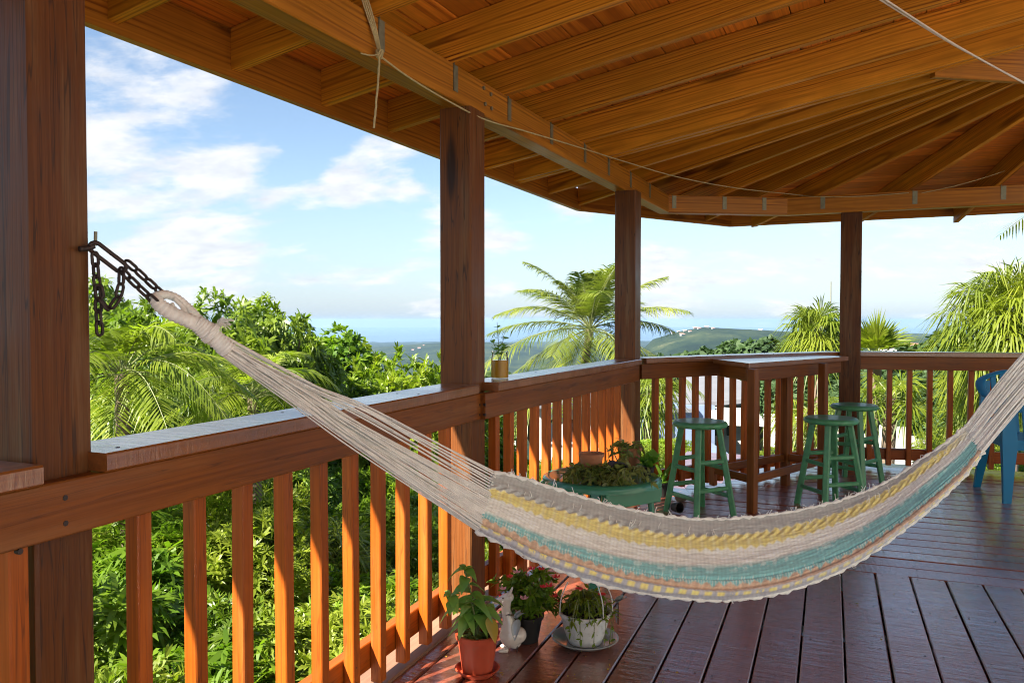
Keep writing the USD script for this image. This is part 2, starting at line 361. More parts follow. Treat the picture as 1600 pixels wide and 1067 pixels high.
L_BUSH = leaf_mat('bush_leaf', (0.075, 0.16, 0.012), (0.21, 0.31, 0.02), (0.45, 0.45, 0.06))
L_GRASSY = leaf_mat('blade_leaf', (0.09, 0.15, 0.012), (0.26, 0.31, 0.03), (0.52, 0.48, 0.13))
L_TREE = leaf_mat('tree_leaf', (0.06, 0.13, 0.010), (0.19, 0.26, 0.015), (0.42, 0.38, 0.03))
L_FAR = leaf_mat('far_leaf', (0.02, 0.05, 0.012), (0.042, 0.085, 0.018), (0.10, 0.13, 0.03), trans=0.3, big=0.35, rough=.7)
L_PALM = leaf_mat('coconut_leaf', (0.07, 0.11, 0.016), (0.20, 0.23, 0.035), (0.48, 0.44, 0.12), trans=0.35, rough=0.3)
L_FAN = leaf_mat('fan_palm_leaf', (0.08, 0.13, 0.012), (0.22, 0.26, 0.02), (0.46, 0.42, 0.08), trans=0.5)
L_POT = leaf_mat('pot_leaf', (0.14, 0.30, 0.05), (0.24, 0.42, 0.09), (0.38, 0.52, 0.20), trans=0.4, big=8.0)
L_DULL = leaf_mat('succulent_leaf', (0.14, 0.19, 0.035), (0.30, 0.31, 0.09), (0.55, 0.48, 0.24), trans=0.3, big=14.0)
L_LETTUCE = leaf_mat('bright_leaf', (0.10, 0.26, 0.03), (0.16, 0.34, 0.05), (0.26, 0.42, 0.08), trans=0.5, big=10.0)
L_YELLOW = leaf_mat('yellow_leaf', (0.45, 0.30, 0.03), (0.5, 0.36, 0.04), (0.42, 0.38, 0.08), trans=0.4, big=10.0)
BARK = plain('bark', (0.16, 0.115, 0.08), 0.9, 0.3, 9, bump=0.7, bscale=30)
STEM = plain('stem', (0.14, 0.16, 0.05), 0.6, 0.25, 14)
GALV = plain('galvanised_steel', (0.22, 0.21, 0.14), 0.5, 0.3, 40, metallic=0.6)
IRON = plain('dark_iron', (0.045, 0.032, 0.028), 0.55, 0.35, 90, metallic=0.5, bump=0.2, bscale=240)
GREENP = plain('green_paint', (0.06, 0.24, 0.10), 0.42, 0.32, 22, coat=0.15, dirt=(0.16, 0.19, 0.11), bump=0.25, bscale=90)
GREENPL = plain('green_plastic', (0.030, 0.20, 0.11), 0.28, 0.06, 6, coat=0.2)
BLUEPL = plain('blue_plastic', (0.002, 0.15, 0.29), 0.42, 0.06, 6, spec=0.3)
TERRA = plain('terracotta', (0.42, 0.17, 0.075), 0.75, 0.15, 16, bump=0.2)
REDPOT = plain('red_plastic', (0.40, 0.055, 0.018), 0.5, 0.14, 14, dirt=(0.30, 0.09, 0.05))
BLACKPL = plain('black_plastic', (0.012, 0.011, 0.010), 0.5, 0.2, 12)
WHITEPL = plain('white_plastic', (0.66, 0.64, 0.60), 0.4, 0.06, 10, dirt=(0.36, 0.33, 0.25))
GREYPL = plain('grey_clear_plastic', (0.30, 0.32, 0.31), 0.2, 0.1, 10, coat=0.4)
CERAMIC = plain('glazed_ceramic', (0.62, 0.56, 0.48), 0.18, 0.1, 20, coat=0.6, dirt=(0.46, 0.25, 0.17))
SOIL = plain('soil', (0.028, 0.021, 0.015), 0.95, 0.4, 60, bump=1.0, bscale=110)
ROPE = plain('cotton_rope', (0.76, 0.74, 0.68), 0.9, 0.16, 30, bump=0.3, bscale=500)
CORD = plain('jute_cord', (0.46, 0.38, 0.20), 0.85, 0.2, 60, bump=0.4, bscale=700)
WHITECORD = plain('white_cord', (0.60, 0.55, 0.47), 0.7, 0.1, 60)
GLASS = mat('jar_glass', {'f': ('fresnel', {'IOR': 1.22}), 't': ('transparent_bsdf', {'color': (0.96, 0.97, 0.95)}), 'g': ('glossy_bsdf', {'roughness': 0.03, 'color': (1, 1, 1)}), 'm': ('mix_closure', {})},
            [('f.fac', 'm.fac'), ('t.BSDF', 'm.closure1'), ('g.BSDF', 'm.closure2')], surface='m.closure')
AMBER = mat('amber_water', {'p': ('principled_bsdf', {'base_color': (0.66, 0.34, 0.04), 'transmission_weight': 0.45, 'roughness': 0.15, 'ior': 1.33})}, [])
FLOWER_R = plain('red_petal', (0.62, 0.03, 0.035), 0.5, 0.2, 30)
FLOWER_P = plain('pink_petal', (0.62, 0.30, 0.30), 0.5, 0.25, 30)
WALLW = plain('white_render', (0.50, 0.49, 0.46), 0.85, 0.08, 1.2, dirt=(0.34, 0.32, 0.28))
WALLB = plain('blue_grey_render', (0.14, 0.19, 0.29), 0.8, 0.08, 1.0)
ROOFG = plain('grey_metal_roof', (0.13, 0.135, 0.15), 0.9, 0.08, 0.8)
FARW = plain('far_white', (0.26, 0.26, 0.26), 0.9, 0.1, 1.0)
PINK = plain('pink_render', (0.52, 0.27, 0.21), 0.8, 0.08, 1.0)
DARKW = plain('dark_window', (0.03, 0.035, 0.04), 0.15, 0.1, 3)
CONC = plain('concrete', (0.38, 0.36, 0.32), 0.85, 0.12, 0.5, bump=0.2, bscale=8, dirt=(0.30, 0.28, 0.24))

TERRAINM = mat('terrain_scrub', {'g': ('geometry', {}), 'n1': ('noise_texture', {'scale': 0.0045, 'detail': 10, 'roughness': 0.68}), 'n2': ('noise_texture', {'scale': 0.022, 'detail': 8, 'roughness': 0.7}),
                                 'ad': ('math', {'math_type': 'multiply_add', 'value2': 0.5}), 'rp': ('rgb_ramp', {'ramp': [(0.50, (0.003, 0.009, 0.005)), (0.70, (0.012, 0.024, 0.010)), (0.86, (0.034, 0.048, 0.018)), (1.0, (0.10, 0.095, 0.045))]}),
                                 'b': ('bump', {'strength': 1.0, 'distance': 6.0}), 'p': ('principled_bsdf', {'roughness': 0.95, 'specular_ior_level': 0.1})},
               [('g.position', 'n1.vector'), ('g.position', 'n2.vector'), ('n2.fac', 'ad.value1'), ('n1.fac', 'ad.value3'), ('ad.value', 'rp.fac'), ('rp.color', 'p.base_color'), ('n2.fac', 'b.height'), ('b.normal', 'p.normal')])
SEAM = mat('sea_water', {'g': ('geometry', {}), 'n1': ('noise_texture', {'scale': 0.012, 'detail': 6, 'roughness': 0.6}), 'b': ('bump', {'strength': 0.35, 'distance': 3.0}),
                         'n2': ('noise_texture', {'scale': 0.0006, 'detail': 4}), 'rp': ('rgb_ramp', {'ramp': [(0.35, (0.045, 0.085, 0.14)), (0.7, (0.07, 0.12, 0.18))]}),
                         'p': ('principled_bsdf', {'roughness': 0.3, 'ior': 1.33})},
           [('g.position', 'n1.vector'), ('n1.fac', 'b.height'), ('b.normal', 'p.normal'), ('g.position', 'n2.vector'), ('n2.fac', 'rp.fac'), ('rp.color', 'p.base_color')])
# ================================================================== THE VERANDA
def xy(p): return np.array([p[0], p[1]], float)
def v3(p, z): return np.array([p[0], p[1], z], float)
def perp_left(d): return np.array([-d[1], d[0]])


def t_at_px(p, d, px):
    """Distance along the plan line p + t d at which it is seen in pixel column px."""
    k = (px - 800) / FPX
    return (k * p[1] - p[0]) / (d[0] - k * d[1])


CAPZ = 0.945
# plan lines of the inner edges of the railing caps
A1p, A1q = xy(at(167, 708, CAPZ)), xy(at(749, 601, CAPZ))
A1d = unit(A1q - A1p)
A2p, A2q = xy(at(779, 597.5, CAPZ)), xy(at(1003, 561, CAPZ))
A2d = unit(A2q - A2p)
Bp, Bq = np.array([0.90, 5.30]), np.array([2.62, 6.36])
Bd = unit(Bq - Bp)
Cp = np.array([2.70, 6.40]); Cd = np.array([math.sin(math.radians(104)), math.cos(math.radians(104))])

# ---- deck: planks
FA = unit(xy(at(1363.8, 892.8)) - xy(at(1393.3, 1067)))          # direction of the near boards
FC = np.array([FA[1], -FA[0]])                                    # of the far ones (towards the right)
deck = thing('deck', 'dark red brown varnished timber deck of the veranda', kind='structure')
g0 = xy(at(943.8, 1067)); SP = 0.1486
nB_ = perp_left(Bd); edgeA = A1p + perp_left(A1d) * 0.17                               # outer edge of the deck below the left railing
b0 = xy(at(1320, 889.5)); bn = np.array([-FC[1], FC[0]])          # near side of the cross boards
if bn @ FA < 0: bn = -bn
for k in range(-14, 26):
    c = g0 + FC * SP * (k + 0.5)
    tb = ((b0 - c) @ bn) / (FA @ bn) - 0.003
    if (c + FA * 2.5 - edgeA) @ (-perp_left(A1d)) < 0.0 - 0.0: continue
    lo = -4.2
    z = -0.0155 + RNG.uniform(-.0012, .0012)
    splits = [lo, tb] if k % 3 else [lo, lo + 1.1 + 0.9 * RNG.random(), tb]
    for s0, s1 in zip(splits[:-1], splits[1:]):
        timber('plank', W_DECK, deck, v3(c + FA * (s0 + .0015), z), v3(c + FA * (s1 - .0015), z + RNG.uniform(-.001, .001)), SP - 0.0075, 0.031, side=v3(FC, RNG.uniform(-.008, .008)), bev=0.004)
SPC = 0.143
for k in range(0, 30):
    c = b0 + bn * SPC * (k + 0.5)
    # from the outer deck edge on the left to beyond the frame on the right
    q = c - edgeA; nA = -perp_left(A1d)
    tl = -(q @ nA) / (FC @ nA)
    z = -0.0155 + RNG.uniform(-.0014, .0014)
    tr = 5.2
    # far limit: rails B and C
    def inside(p): return (p - (Bp + perp_left(Bd) * .16)) @ (-perp_left(Bd)) > 0 and (p - (Cp + perp_left(Cd) * .16)) @ (-perp_left(Cd)) > 0
    ts = [t for t in np.arange(tl, tr, 0.02) if inside(c + FC * t)]
    if len(ts) < 20: continue
    tl, tr = ts[0], ts[-1]
    splits = [tl, tr] if k % 2 else [tl, tl + (tr - tl) * RNG.uniform(.45, .85), tr]
    for s0, s1 in zip(splits[:-1], splits[1:]):
        timber('plank', W_DECK, deck, v3(c + FC * (s0 + .0015), z), v3(c + FC * (s1 - .0015), z), SPC - 0.007, 0.031, side=v3(bn, RNG.uniform(-.012, .012)), bev=0.004)
SCREWS = []
for k in range(-14, 26):
    c = g0 + FC * SP * (k + 0.5)
    tb = ((b0 - c) @ bn) / (FA @ bn)
    if (c + FA * 2.5 - edgeA) @ (-perp_left(A1d)) < 0.0: continue
    for j in range(9):
        for s in (-1, 1):
            SCREWS.append(c + FA * (tb - .035 - .46 * j + RNG.normal(0, .005)) + FC * s * (.045 + RNG.normal(0, .004)))
for k in range(0, 18):
    c = b0 + bn * SPC * (k + 0.5)
    for j in range(9):
        for s in (-1, 1):
            q = c + FC * (-1.6 + .48 * j + RNG.normal(0, .006)) + bn * s * (.042 + RNG.normal(0, .004))
            if (q - edgeA) @ (-perp_left(A1d)) > .05 and (q - (Bp + nB_ * .1)) @ (-nB_) > 0: SCREWS.append(q)
a_ = np.arange(6) * math.pi / 3
sv = np.concatenate([np.c_[q[0] + .0042 * np.cos(a_), q[1] + .0042 * np.sin(a_), np.full(6, .0022)] for q in SCREWS] ); sk = np.arange(len(SCREWS))[:, None, None] * 6 + np.array([(0, 1, 2), (0, 2, 3), (0, 3, 4), (0, 4, 5)])[None]
add('screws', (sv, sk.reshape(-1, 3)), IRON, deck, kind='stuff')
# edge board below the left railing and dark joists below the planks
timber('edge_board', W_EDGE, deck, v3(A1p + perp_left(A1d) * .115 - A1d * 4.2, -0.004), v3(A1p + perp_left(A1d) * .115 + A1d * 4.4, -0.004), 0.12, 0.03, side=v3(perp_left(A1d), 0))
for k in range(11):
    c = edgeA + FC * 0.1 + FA * (-3.4 + k * 0.62)
    timber('joist', W_DECK, deck, v3(c, -0.125), v3(c + FC * 6.0, -0.125), 0.045, 0.18, side=v3(FA, 0))
sub = trimesh.creation.box((7.2, 12, 0.02)); sub.apply_transform(trimesh.transformations.rotation_matrix(-math.atan2(FA[0], FA[1]), (0, 0, 1)))
cs = edgeA + FC * 3.62 + FA * 1.6
sub.apply_translation((cs[0], cs[1], -0.24)); add('soffit', sub, W_DECK, deck, gr=np.array(sub.vertices))

# ---- posts
PW = 0.14


def post(label, corner, d, n_out, top=2.05, bottom=-0.2, w=PW, bolts=()):
    """corner: inner corner nearest the camera; the post runs w along d and w along n_out."""
    p = thing('support_post', label, 'post', 'square timber posts that carry the veranda roof')
    c = corner + d * w / 2 + n_out * w / 2
    m, g = board(v3(c, bottom), v3(c, top), w, w, side=v3(n_out, 0), bev=0.006)
    # subdivide along the length so that the faces can be slightly uneven
    tm = trimesh.Trimesh(*m, process=False)
    add('timber', m, W_POST, p, gr=g)
    for h in bolts:
        q = v3(corner + d * w * 0.5 - n_out * 0.001, h)
        add('bolt', tube([q - v3(n_out, 0) * .006, q + v3(n_out, 0) * .01], .009, 8), IRON, p)
    return c


PIN = 0.05      # inner face of the posts behind the inner cap edge
nA1, nA2, nB, nC = perp_left(A1d), perp_left(A2d), perp_left(Bd), perp_left(Cd)
lp = A1p + nA1 * PIN
t1 = t_at_px(lp, A1d, 51); P1c = lp + A1d * t1
W1 = t_at_px(lp, A1d, 143) - t1
post('thick dark timber post close at the left edge with the chain hooked on it', P1c, A1d, nA1, w=W1)
t2 = t_at_px(lp, A1d, 736); P2c = lp + A1d * t2
post('timber post rising behind the pots in the middle of the railing', P2c, A1d, nA1)
lp2 = A2p + nA2 * PIN
t3 = t_at_px(lp2, A2d, 992); P3c = lp2 + A2d * t3
post('weathered split timber post in front of the coconut palm', P3c, A2d, nA2)
P4c = np.array([2.615, 6.335])
post('dark timber post at the far end of the bar table', P4c, unit([.41, .91]), unit([.91, -.41]) * 1.0, w=0.155)

# ---- railings


def railing(label, p, d, caps, face, bal, n_bal, boards_dir=None, gap_first=None, cut=None, face_name='face_board', screws=()):
    """p: plan point on the inner cap edge, d: direction; caps: (t0, t1) list; face: list of (t0, t1); bal: (t0, t1) range of the balusters' centres."""
    r = thing('railing', label, 'railing', 'timber railing panels around the veranda')
    n = perp_left(d)
    P = lambda t, o, z: v3(p + d * t + n * o, z)
    for a, b in caps:
        timber('cap_board', W_CAP, r, P(a, .0825, CAPZ - .0185), P(b, .0825, CAPZ - .0185), .165, .037, side=v3(n, 0), bev=.004)
    for a, b in caps:
        for t in np.arange(max(a, -.5) + .06, b, .62):
            for o in (.035, .125):
                q = P(t + RNG.normal(0, .01), o + RNG.normal(0, .008), CAPZ); add('screw', tube([q - [0, 0, .004], q + [0, 0, .0008]], .0042, 6), IRON, r)
    for a, b in face:
        timber(face_name, W_RAIL, r, P(a, .031, CAPZ - .038 - .052), P(b, .031, CAPZ - .038 - .052), .036, .103, side=v3(n, 0), bev=.003)
    for t, z in screws:
        q = P(t, .012, z); add('screw', tube([q, q + v3(n, 0) * .01], .0055, 7), IRON, r)
    for t in np.linspace(bal[0], bal[1], n_bal):
        j = RNG.uniform(-.004, .004)
        timber('baluster', W_BAL, r, P(t + j, .07, .03), P(t - j * .3, .07, .895), .038, .038, side=v3(n, 0), bev=.003)
        add('nails', join([tube([P(t, .0508, z), P(t, .056, z)], .0026, 6) for z in (.092, .138)]), IRON, r)
    a, b = face[0][0], face[-1][1]
    timber('bottom_rail', W_BAL, r, P(bal[0] - .1, .109, .115), P(bal[1] + .1, .109, .115), .038, .09, side=v3(n, 0), bev=.003)
    return r


t1o = t_at_px(A1p, A1d, 65)      # end of the cap left of the first post
tjoint = t_at_px(A1p + nA1 * .013, A1d, 758)
ta = [t_at_px(A1p + nA1 * .051, A1d, x) + .019 for x in (211.5, 698)]
railing('timber railing panel with a broad glossy cap in front of the bushes', A1p, A1d, [(0.0, t_at_px(A1p, A1d, 749))], [(-1.9, tjoint - .0015)], ta, 10,
        screws=[(t_at_px(A1p, A1d, x), z) for x, z in ((106, .875), (106, .828), (34, .80), (754, .862), (754, .822))])
tz = t_at_px(A1p + nA1 * .051, A1d, 8)
railing('end of a railing panel left of the nearest post with its cap butting the post', A1p, A1d, [(-1.9, t1o)], [(-1.9, -1.88)], (tz - 1.0 + .019, tz + .019), 8)
tb_ = [t_at_px(A2p + nA2 * .051, A2d, x) + .019 for x in (775, 968)]
railing('timber railing panel behind the green plastic table', A2p, A2d, [(0.0, t_at_px(A2p, A2d, 1003))], [(t_at_px(A2p + nA2 * .013, A2d, 758) + .0015, t_at_px(A2p, A2d, 1002))], tb_, 13,
        screws=[(t_at_px(A2p, A2d, x), z) for x, z in ((763, .862), (763, .822))])
LB = np.linalg.norm(Bq - Bp)
railing('timber railing panel behind the bar table and stools', Bp, Bd, [(0.0, LB + .05)], [(-0.03, LB - .02)], (0.14, LB - .12), 15)
LC = 3.2
tc0 = t_at_px(Cp + nC * .05, Cd, 1360)
tc = [t_at_px(Cp + nC * .05, Cd, x) for x in (1360.5, 1391.5, 1420.5, 1451, 1482.5, 1518.5, 1552.5)]
stepc = (tc[-1] - tc[0]) / 6
railing('far timber railing panel behind the blue chair', Cp, Cd, [(0.03, LC)], [(-0.09, LC)], (tc[0], tc[0] + stepc * 14), 15)

# ---- roof
ZB, ZT, BW = 2.05, 2.19, 0.09
b1a, c1, c2, c3 = (xy(at(*q, ZB)) for q in ((410, 0), (1045, 332.5), (1230, 336), (1600, 318)))
D1, D2, D3 = unit(c1 - b1a), unit(c2 - c1), unit(c3 - c2)
n1, n2, n3 = perp_left(D1), perp_left(D2), perp_left(D3)      # outward
roof = thing('veranda_roof', 'timber roof of the veranda with golden rafters fanning out above the corner', 'roof')
m12, m23 = unit(n1 + n2), unit(n2 + n3)
t0b = -((b1a) @ D1) - 2.65
zc = (ZB + ZT) / 2
timber('beam', W_BEAM, roof, v3(b1a + D1 * t0b + n1 * BW / 2, zc), v3(c1 + m12 * (BW / 2) / (m12 @ n1), zc), BW, ZT - ZB, side=v3(n1, 0), bev=.004, cut1=v3(m12, 0))
timber('beam', W_BEAM, roof, v3(c1 + m12 * (BW / 2) / (m12 @ n2), zc), v3(c2 + m23 * (BW / 2) / (m23 @ n2), zc), BW, ZT - ZB, side=v3(n2, 0), bev=.004, cut0=v3(m12, 0), cut1=v3(m23, 0))
timber('beam', W_BEAM, roof, v3(c2 + m23 * (BW / 2) / (m23 @ n3), zc), v3(c2 + D3 * 4.2 + n3 * BW / 2, zc), BW, ZT - ZB, side=v3(n3, 0), bev=.004, cut0=v3(m23, 0))
# eave boards, given by their outer bottom edge
ZE = 2.06
e0, e1, e2, e3 = (xy(at(*q, ZE)) for q in ((137, 44), (901, 330), (1140, 355), (1600, 333)))
eA, eB, eC = unit(e1 - e0), unit(e2 - e1), unit(e3 - e2)
k1, k2, k3 = perp_left(eA), perp_left(eB), perp_left(eC)
h12, h23 = unit(k1 + k2), unit(k2 + k3)
EW, EH = .038, .165
timber('eave_board', W_BEAM, roof, v3(e0 - eA * 3.95 - k1 * EW / 2, ZE + EH / 2), v3(e1 - h12 * (EW / 2) / (h12 @ k1), ZE + EH / 2), EW, EH, side=v3(k1, 0), cut1=v3(h12, 0))
timber('eave_board', W_BEAM, roof, v3(e1 - h12 * (EW / 2) / (h12 @ k2), ZE + EH / 2), v3(e2 - h23 * (EW / 2) / (h23 @ k2), ZE + EH / 2), EW, EH, side=v3(k2, 0), cut0=v3(h12, 0), cut1=v3(h23, 0))
timber('eave_board', W_BEAM, roof, v3(e2 - h23 * (EW / 2) / (h23 @ k3), ZE + EH / 2), v3(e2 + eC * 4.6 - k3 * EW / 2, ZE + EH / 2), EW, EH, side=v3(k3, 0), cut0=v3(h23, 0))
# rafters
SL, RH, RW = 0.172, 0.145, 0.04
RU = -n1                                   # towards the ridge
base = lambda t: b1a + D1 * (t - b1a @ D1)  # point of the beam's inner edge, t measured along D1 from the camera's foot
RIDGE = 3.05


def line_hit(p, d, q, e):
    """t with p + t d on the line q + s e (plan)."""
    n = perp_left(e); return ((q - p) @ n) / (d @ n)


def rafter(p_in, p_beam, z_in, z_beam, e_line, slot=RW):
    """p_in: upper end, p_beam: crossing of the beam's inner edge; continues outwards to the eave board."""
    d = unit(p_beam - p_in); L = np.linalg.norm(p_beam - p_in)
    sl = (z_in - z_beam) / L
    q, e, k = e_line
    t = line_hit(p_beam, d, q - k * (EW + .001), e)
    out = p_beam + d * t; zo = z_beam - sl * t
    c = math.cos(math.atan(sl)); up = RH / 2 / c
    timber('rafter', W_RAFTER, roof, v3(p_in, z_in + up), v3(out, zo + up), RW, RH, side=v3(perp_left(d), 0), cut0=v3(e, 0), cut1=v3(e, 0))
    return dict(i=p_in, zi=z_in + 2 * up, o=out + d * .04, zo=zo - sl * .04 + 2 * up, d=d)


def tie(p, n, z, tall=.10):
    a = p - n * .0025
    s = perp_left(n)
    m = join([(trimesh.creation.box((.034, .003, tall)).vertices, trimesh.creation.box((.034, .003, tall)).faces), (trimesh.creation.box((.003, .03, .05)).vertices + (.0135, -.012, tall / 2), trimesh.creation.box((.003, .03, .05)).faces)])
    ang = math.atan2(s[1], s[0]); R = np.array([[math.cos(ang), -math.sin(ang), 0], [math.sin(ang), math.cos(ang), 0], [0, 0, 1]])
    add('metal_tie', (m[0] @ R.T + v3(a, z), m[1]), GALV, roof)


TS = [-2.3, -1.8, -1.3, -.8, -.31, .19, .69, 1.19, 1.69, 2.19, 2.70, 3.20, 3.71, 4.22, 4.66]
for t in TS:
    p = base(t)
    rafter(p + RU * RIDGE, p, ZT + SL * RIDGE, ZT, (e0, eA, k1))
    if t > 2: tie(p + D1 * .034, n1, ZT - .055)
p = base(4.66 + .062)
rafter(p + RU * RIDGE, p, ZT + SL * RIDGE, ZT, (e0, eA, k1))
# bolts through the beam above the second post
for x, y in ((755, 138), (766, 148), (757, 163), (767, 170)):
    dd = raydir(x, y); nn = v3(n1, 0); s = ((v3(b1a, 0) - EYE) @ nn) / (dd @ nn); q = EYE + dd * s
    add('bolt', tube([q - nn * .007, q + nn * .02], .0085, 8), GALV, roof)
# fan of rafters towards the hub
H0 = base(4.66 + .062 + .03) + RU * 1.74
H1 = np.array([2.83, 4.36]); HD = unit(H1 - H0)
ZH = ZT + SL * 1.74
FAN = [((995, 266), 1479), ((1021, 285), 1505), ((1055, 301), 1527), ((1126, 306.5), 1555), ((1182, 310), 1585), ((1279, 307.5), 1640), ((1422, 298), 1690), ((1560, 290), 1745), (4.0, 1790), (4.6, 1835), (5.3, 1870)]
fan = []
for bb, hx in FAN:
    if isinstance(bb, tuple): bx, by = bb; q = xy(at(bx, by, ZT))
    else: bx = 1700; q = c2 + D3 * (bb - 1.9)
    # slide onto the beam line it stands on
    ln = (c1, D1, n1) if bx < 1044 else (c2, D2, n2) if bx < 1230 else (c2, D3, n3)
    q = q - ln[2] * ((q - ln[0]) @ ln[2])
    hp = H0 + HD * t_at_px(H0, HD, hx)
    d = unit(q - hp)
    best = None
    for e in ((e0, eA, k1), (e1, eB, k2), (e2, eC, k3)):
        t = line_hit(q, d, e[0] - e[2] * (EW + .001), e[1])
        if t > 0 and (best is None or t < best[0]): best = (t, e)
    zi = ZH + 0.05 * max(0, (hx - 1600) / 100)
    fan.append(rafter(hp, q, zi, ZT, best[1])); fan[-1]['e'] = best[1]
    tie(q + (D1 if bx < 1044 else D2 if bx < 1230 else D3) * .034, ln[2], ZT - .055)
timber('hub_board', W_BEAM, roof, v3(H0 - perp_left(HD) * .02, ZH + .13), v3(H0 - perp_left(HD) * .02 + HD * 1.9, ZH + .16), .04, .30, side=v3(perp_left(HD), 0))
timber('ridge_board', W_BEAM, roof, v3(base(-2.6) + RU * (RIDGE + .02), ZT + SL * RIDGE + .07), v3(base(4.9) + RU * (RIDGE + .02), ZT + SL * RIDGE + .07), .04, .24, side=v3(n1, 0))
# ceiling planks: straight part
CP = 0.138
zt = lambda d: ZT + SL * d + RH / math.cos(math.atan(SL)) + .012
dmin = -((e0 - k1 * 0 - b1a) @ n1) - .02
for k in range(int((RIDGE - dmin) / CP) + 1):
    d0 = dmin + CP * k; d1 = d0 + CP - .004
    dm = (d0 + d1) / 2
    tend = 4.66 + .062 if dm < 1.74 else 6.3
    a, b = base(-2.6) + RU * dm, base(tend) + RU * dm
    timber('ceiling_plank', W_CEIL, roof, v3(a, zt(dm)), v3(b, zt(dm)), (d1 - d0) * math.hypot(1, SL), .02, side=np.array([*RU, SL]), bev=.002)
# fan part: planks from rafter to rafter
pe = base(4.66 + .062)
oe = pe + n1 * (-dmin)
first = dict(i=pe + RU * 1.76, zi=zt(1.76) - .012, o=oe, zo=zt(dmin) - .012)
first['e'] = (e0, eA, k1)
rays = [first]
for r_ in fan:                      # an extra ray to each corner of the eave
    if r_['e'][0] is not rays[-1]['e'][0]:
        cnr = e1 if r_['e'][0] is e1 else e2
        b_ = rays[-1]; rays.append(dict(i=(b_['i'] + r_['i']) / 2, zi=(b_['zi'] + r_['zi']) / 2, o=cnr + unit(cnr - (b_['i'] + r_['i']) / 2) * .012, zo=(b_['zo'] + r_['zo']) / 2 - .012, e=r_['e']))
    rays.append(r_)
# the corners of the eave polygon need a break line: carry it inside the gap where it falls
for a, b in zip(rays[:-1], rays[1:]):
    n = 20
    for k in range(n):
        s0, s1 = k / n, (k + 1) / n - .0018
        q = []
        for r_, s in ((a, s0), (b, s0), (b, s1), (a, s1)):
            q.append(v3(r_['o'] + (r_['i'] - r_['o']) * s, r_['zo'] + (r_['zi'] - r_['zo']) * s + .003))
        q = np.array(q); up = np.array([0, 0, .02])
        v = np.vstack([q, q + up])
        f = [(0, 2, 1), (0, 3, 2), (4, 5, 6), (4, 6, 7), (0, 1, 5), (0, 5, 4), (1, 2, 6), (1, 6, 5), (2, 3, 7), (2, 7, 6), (3, 0, 4), (3, 4, 7)]
        L = np.linalg.norm(q[1] - q[0]); w_ = np.linalg.norm(q[3] - q[0])
        g = np.array([(0, 0, 0), (L, 0, 0), (L, w_, 0), (0, w_, 0)] * 2) + RNG.uniform(-9, 9, 3) * (1, .02, .02)
        add('ceiling_plank', (v, np.array(f)), W_CEIL, roof, gr=g)

# roof covering above the planks
Z0 = lambda d: zt(d) + .035
a_, b_ = -dmin * -1, 0
o0, o1 = base(-2.6) + n1 * (-dmin), base(4.722) + n1 * (-dmin); i0, i1 = base(-2.6) + RU * RIDGE, base(6.3) + RU * RIDGE; im = base(4.722) + RU * 1.74; im2 = base(6.3) + RU * 1.74
cov = [v3(o0, Z0(dmin)), v3(o1, Z0(dmin)), v3(im, Z0(1.74)), v3(im2, Z0(1.74)), v3(i1, Z0(RIDGE)), v3(i0, Z0(RIDGE))]
cv_ = np.array(cov); nc = len(cv_); cf = [(0, 1, 2), (0, 2, 5), (2, 3, 4), (2, 4, 5)]
for a, b in zip(rays[:-1], rays[1:]):
    k = len(cv_); cv_ = np.vstack([cv_, [v3(a['o'], a['zo'] + .035), v3(b['o'], b['zo'] + .035), v3(b['i'], b['zi'] + .035), v3(a['i'], a['zi'] + .035)]]); cf += [(k, k + 1, k + 2), (k, k + 2, k + 3)]
cf = np.array(cf); nn_ = len(cv_)
add('roof_covering', (np.vstack([cv_, cv_ + [0, 0, .02]]), np.vstack([cf[:, ::-1], cf + nn_])), plain('roofing_felt', (.12, .11, .10), .9, .15, 2), roof)
# ================================================================== THE LAND
SEA = -245.0


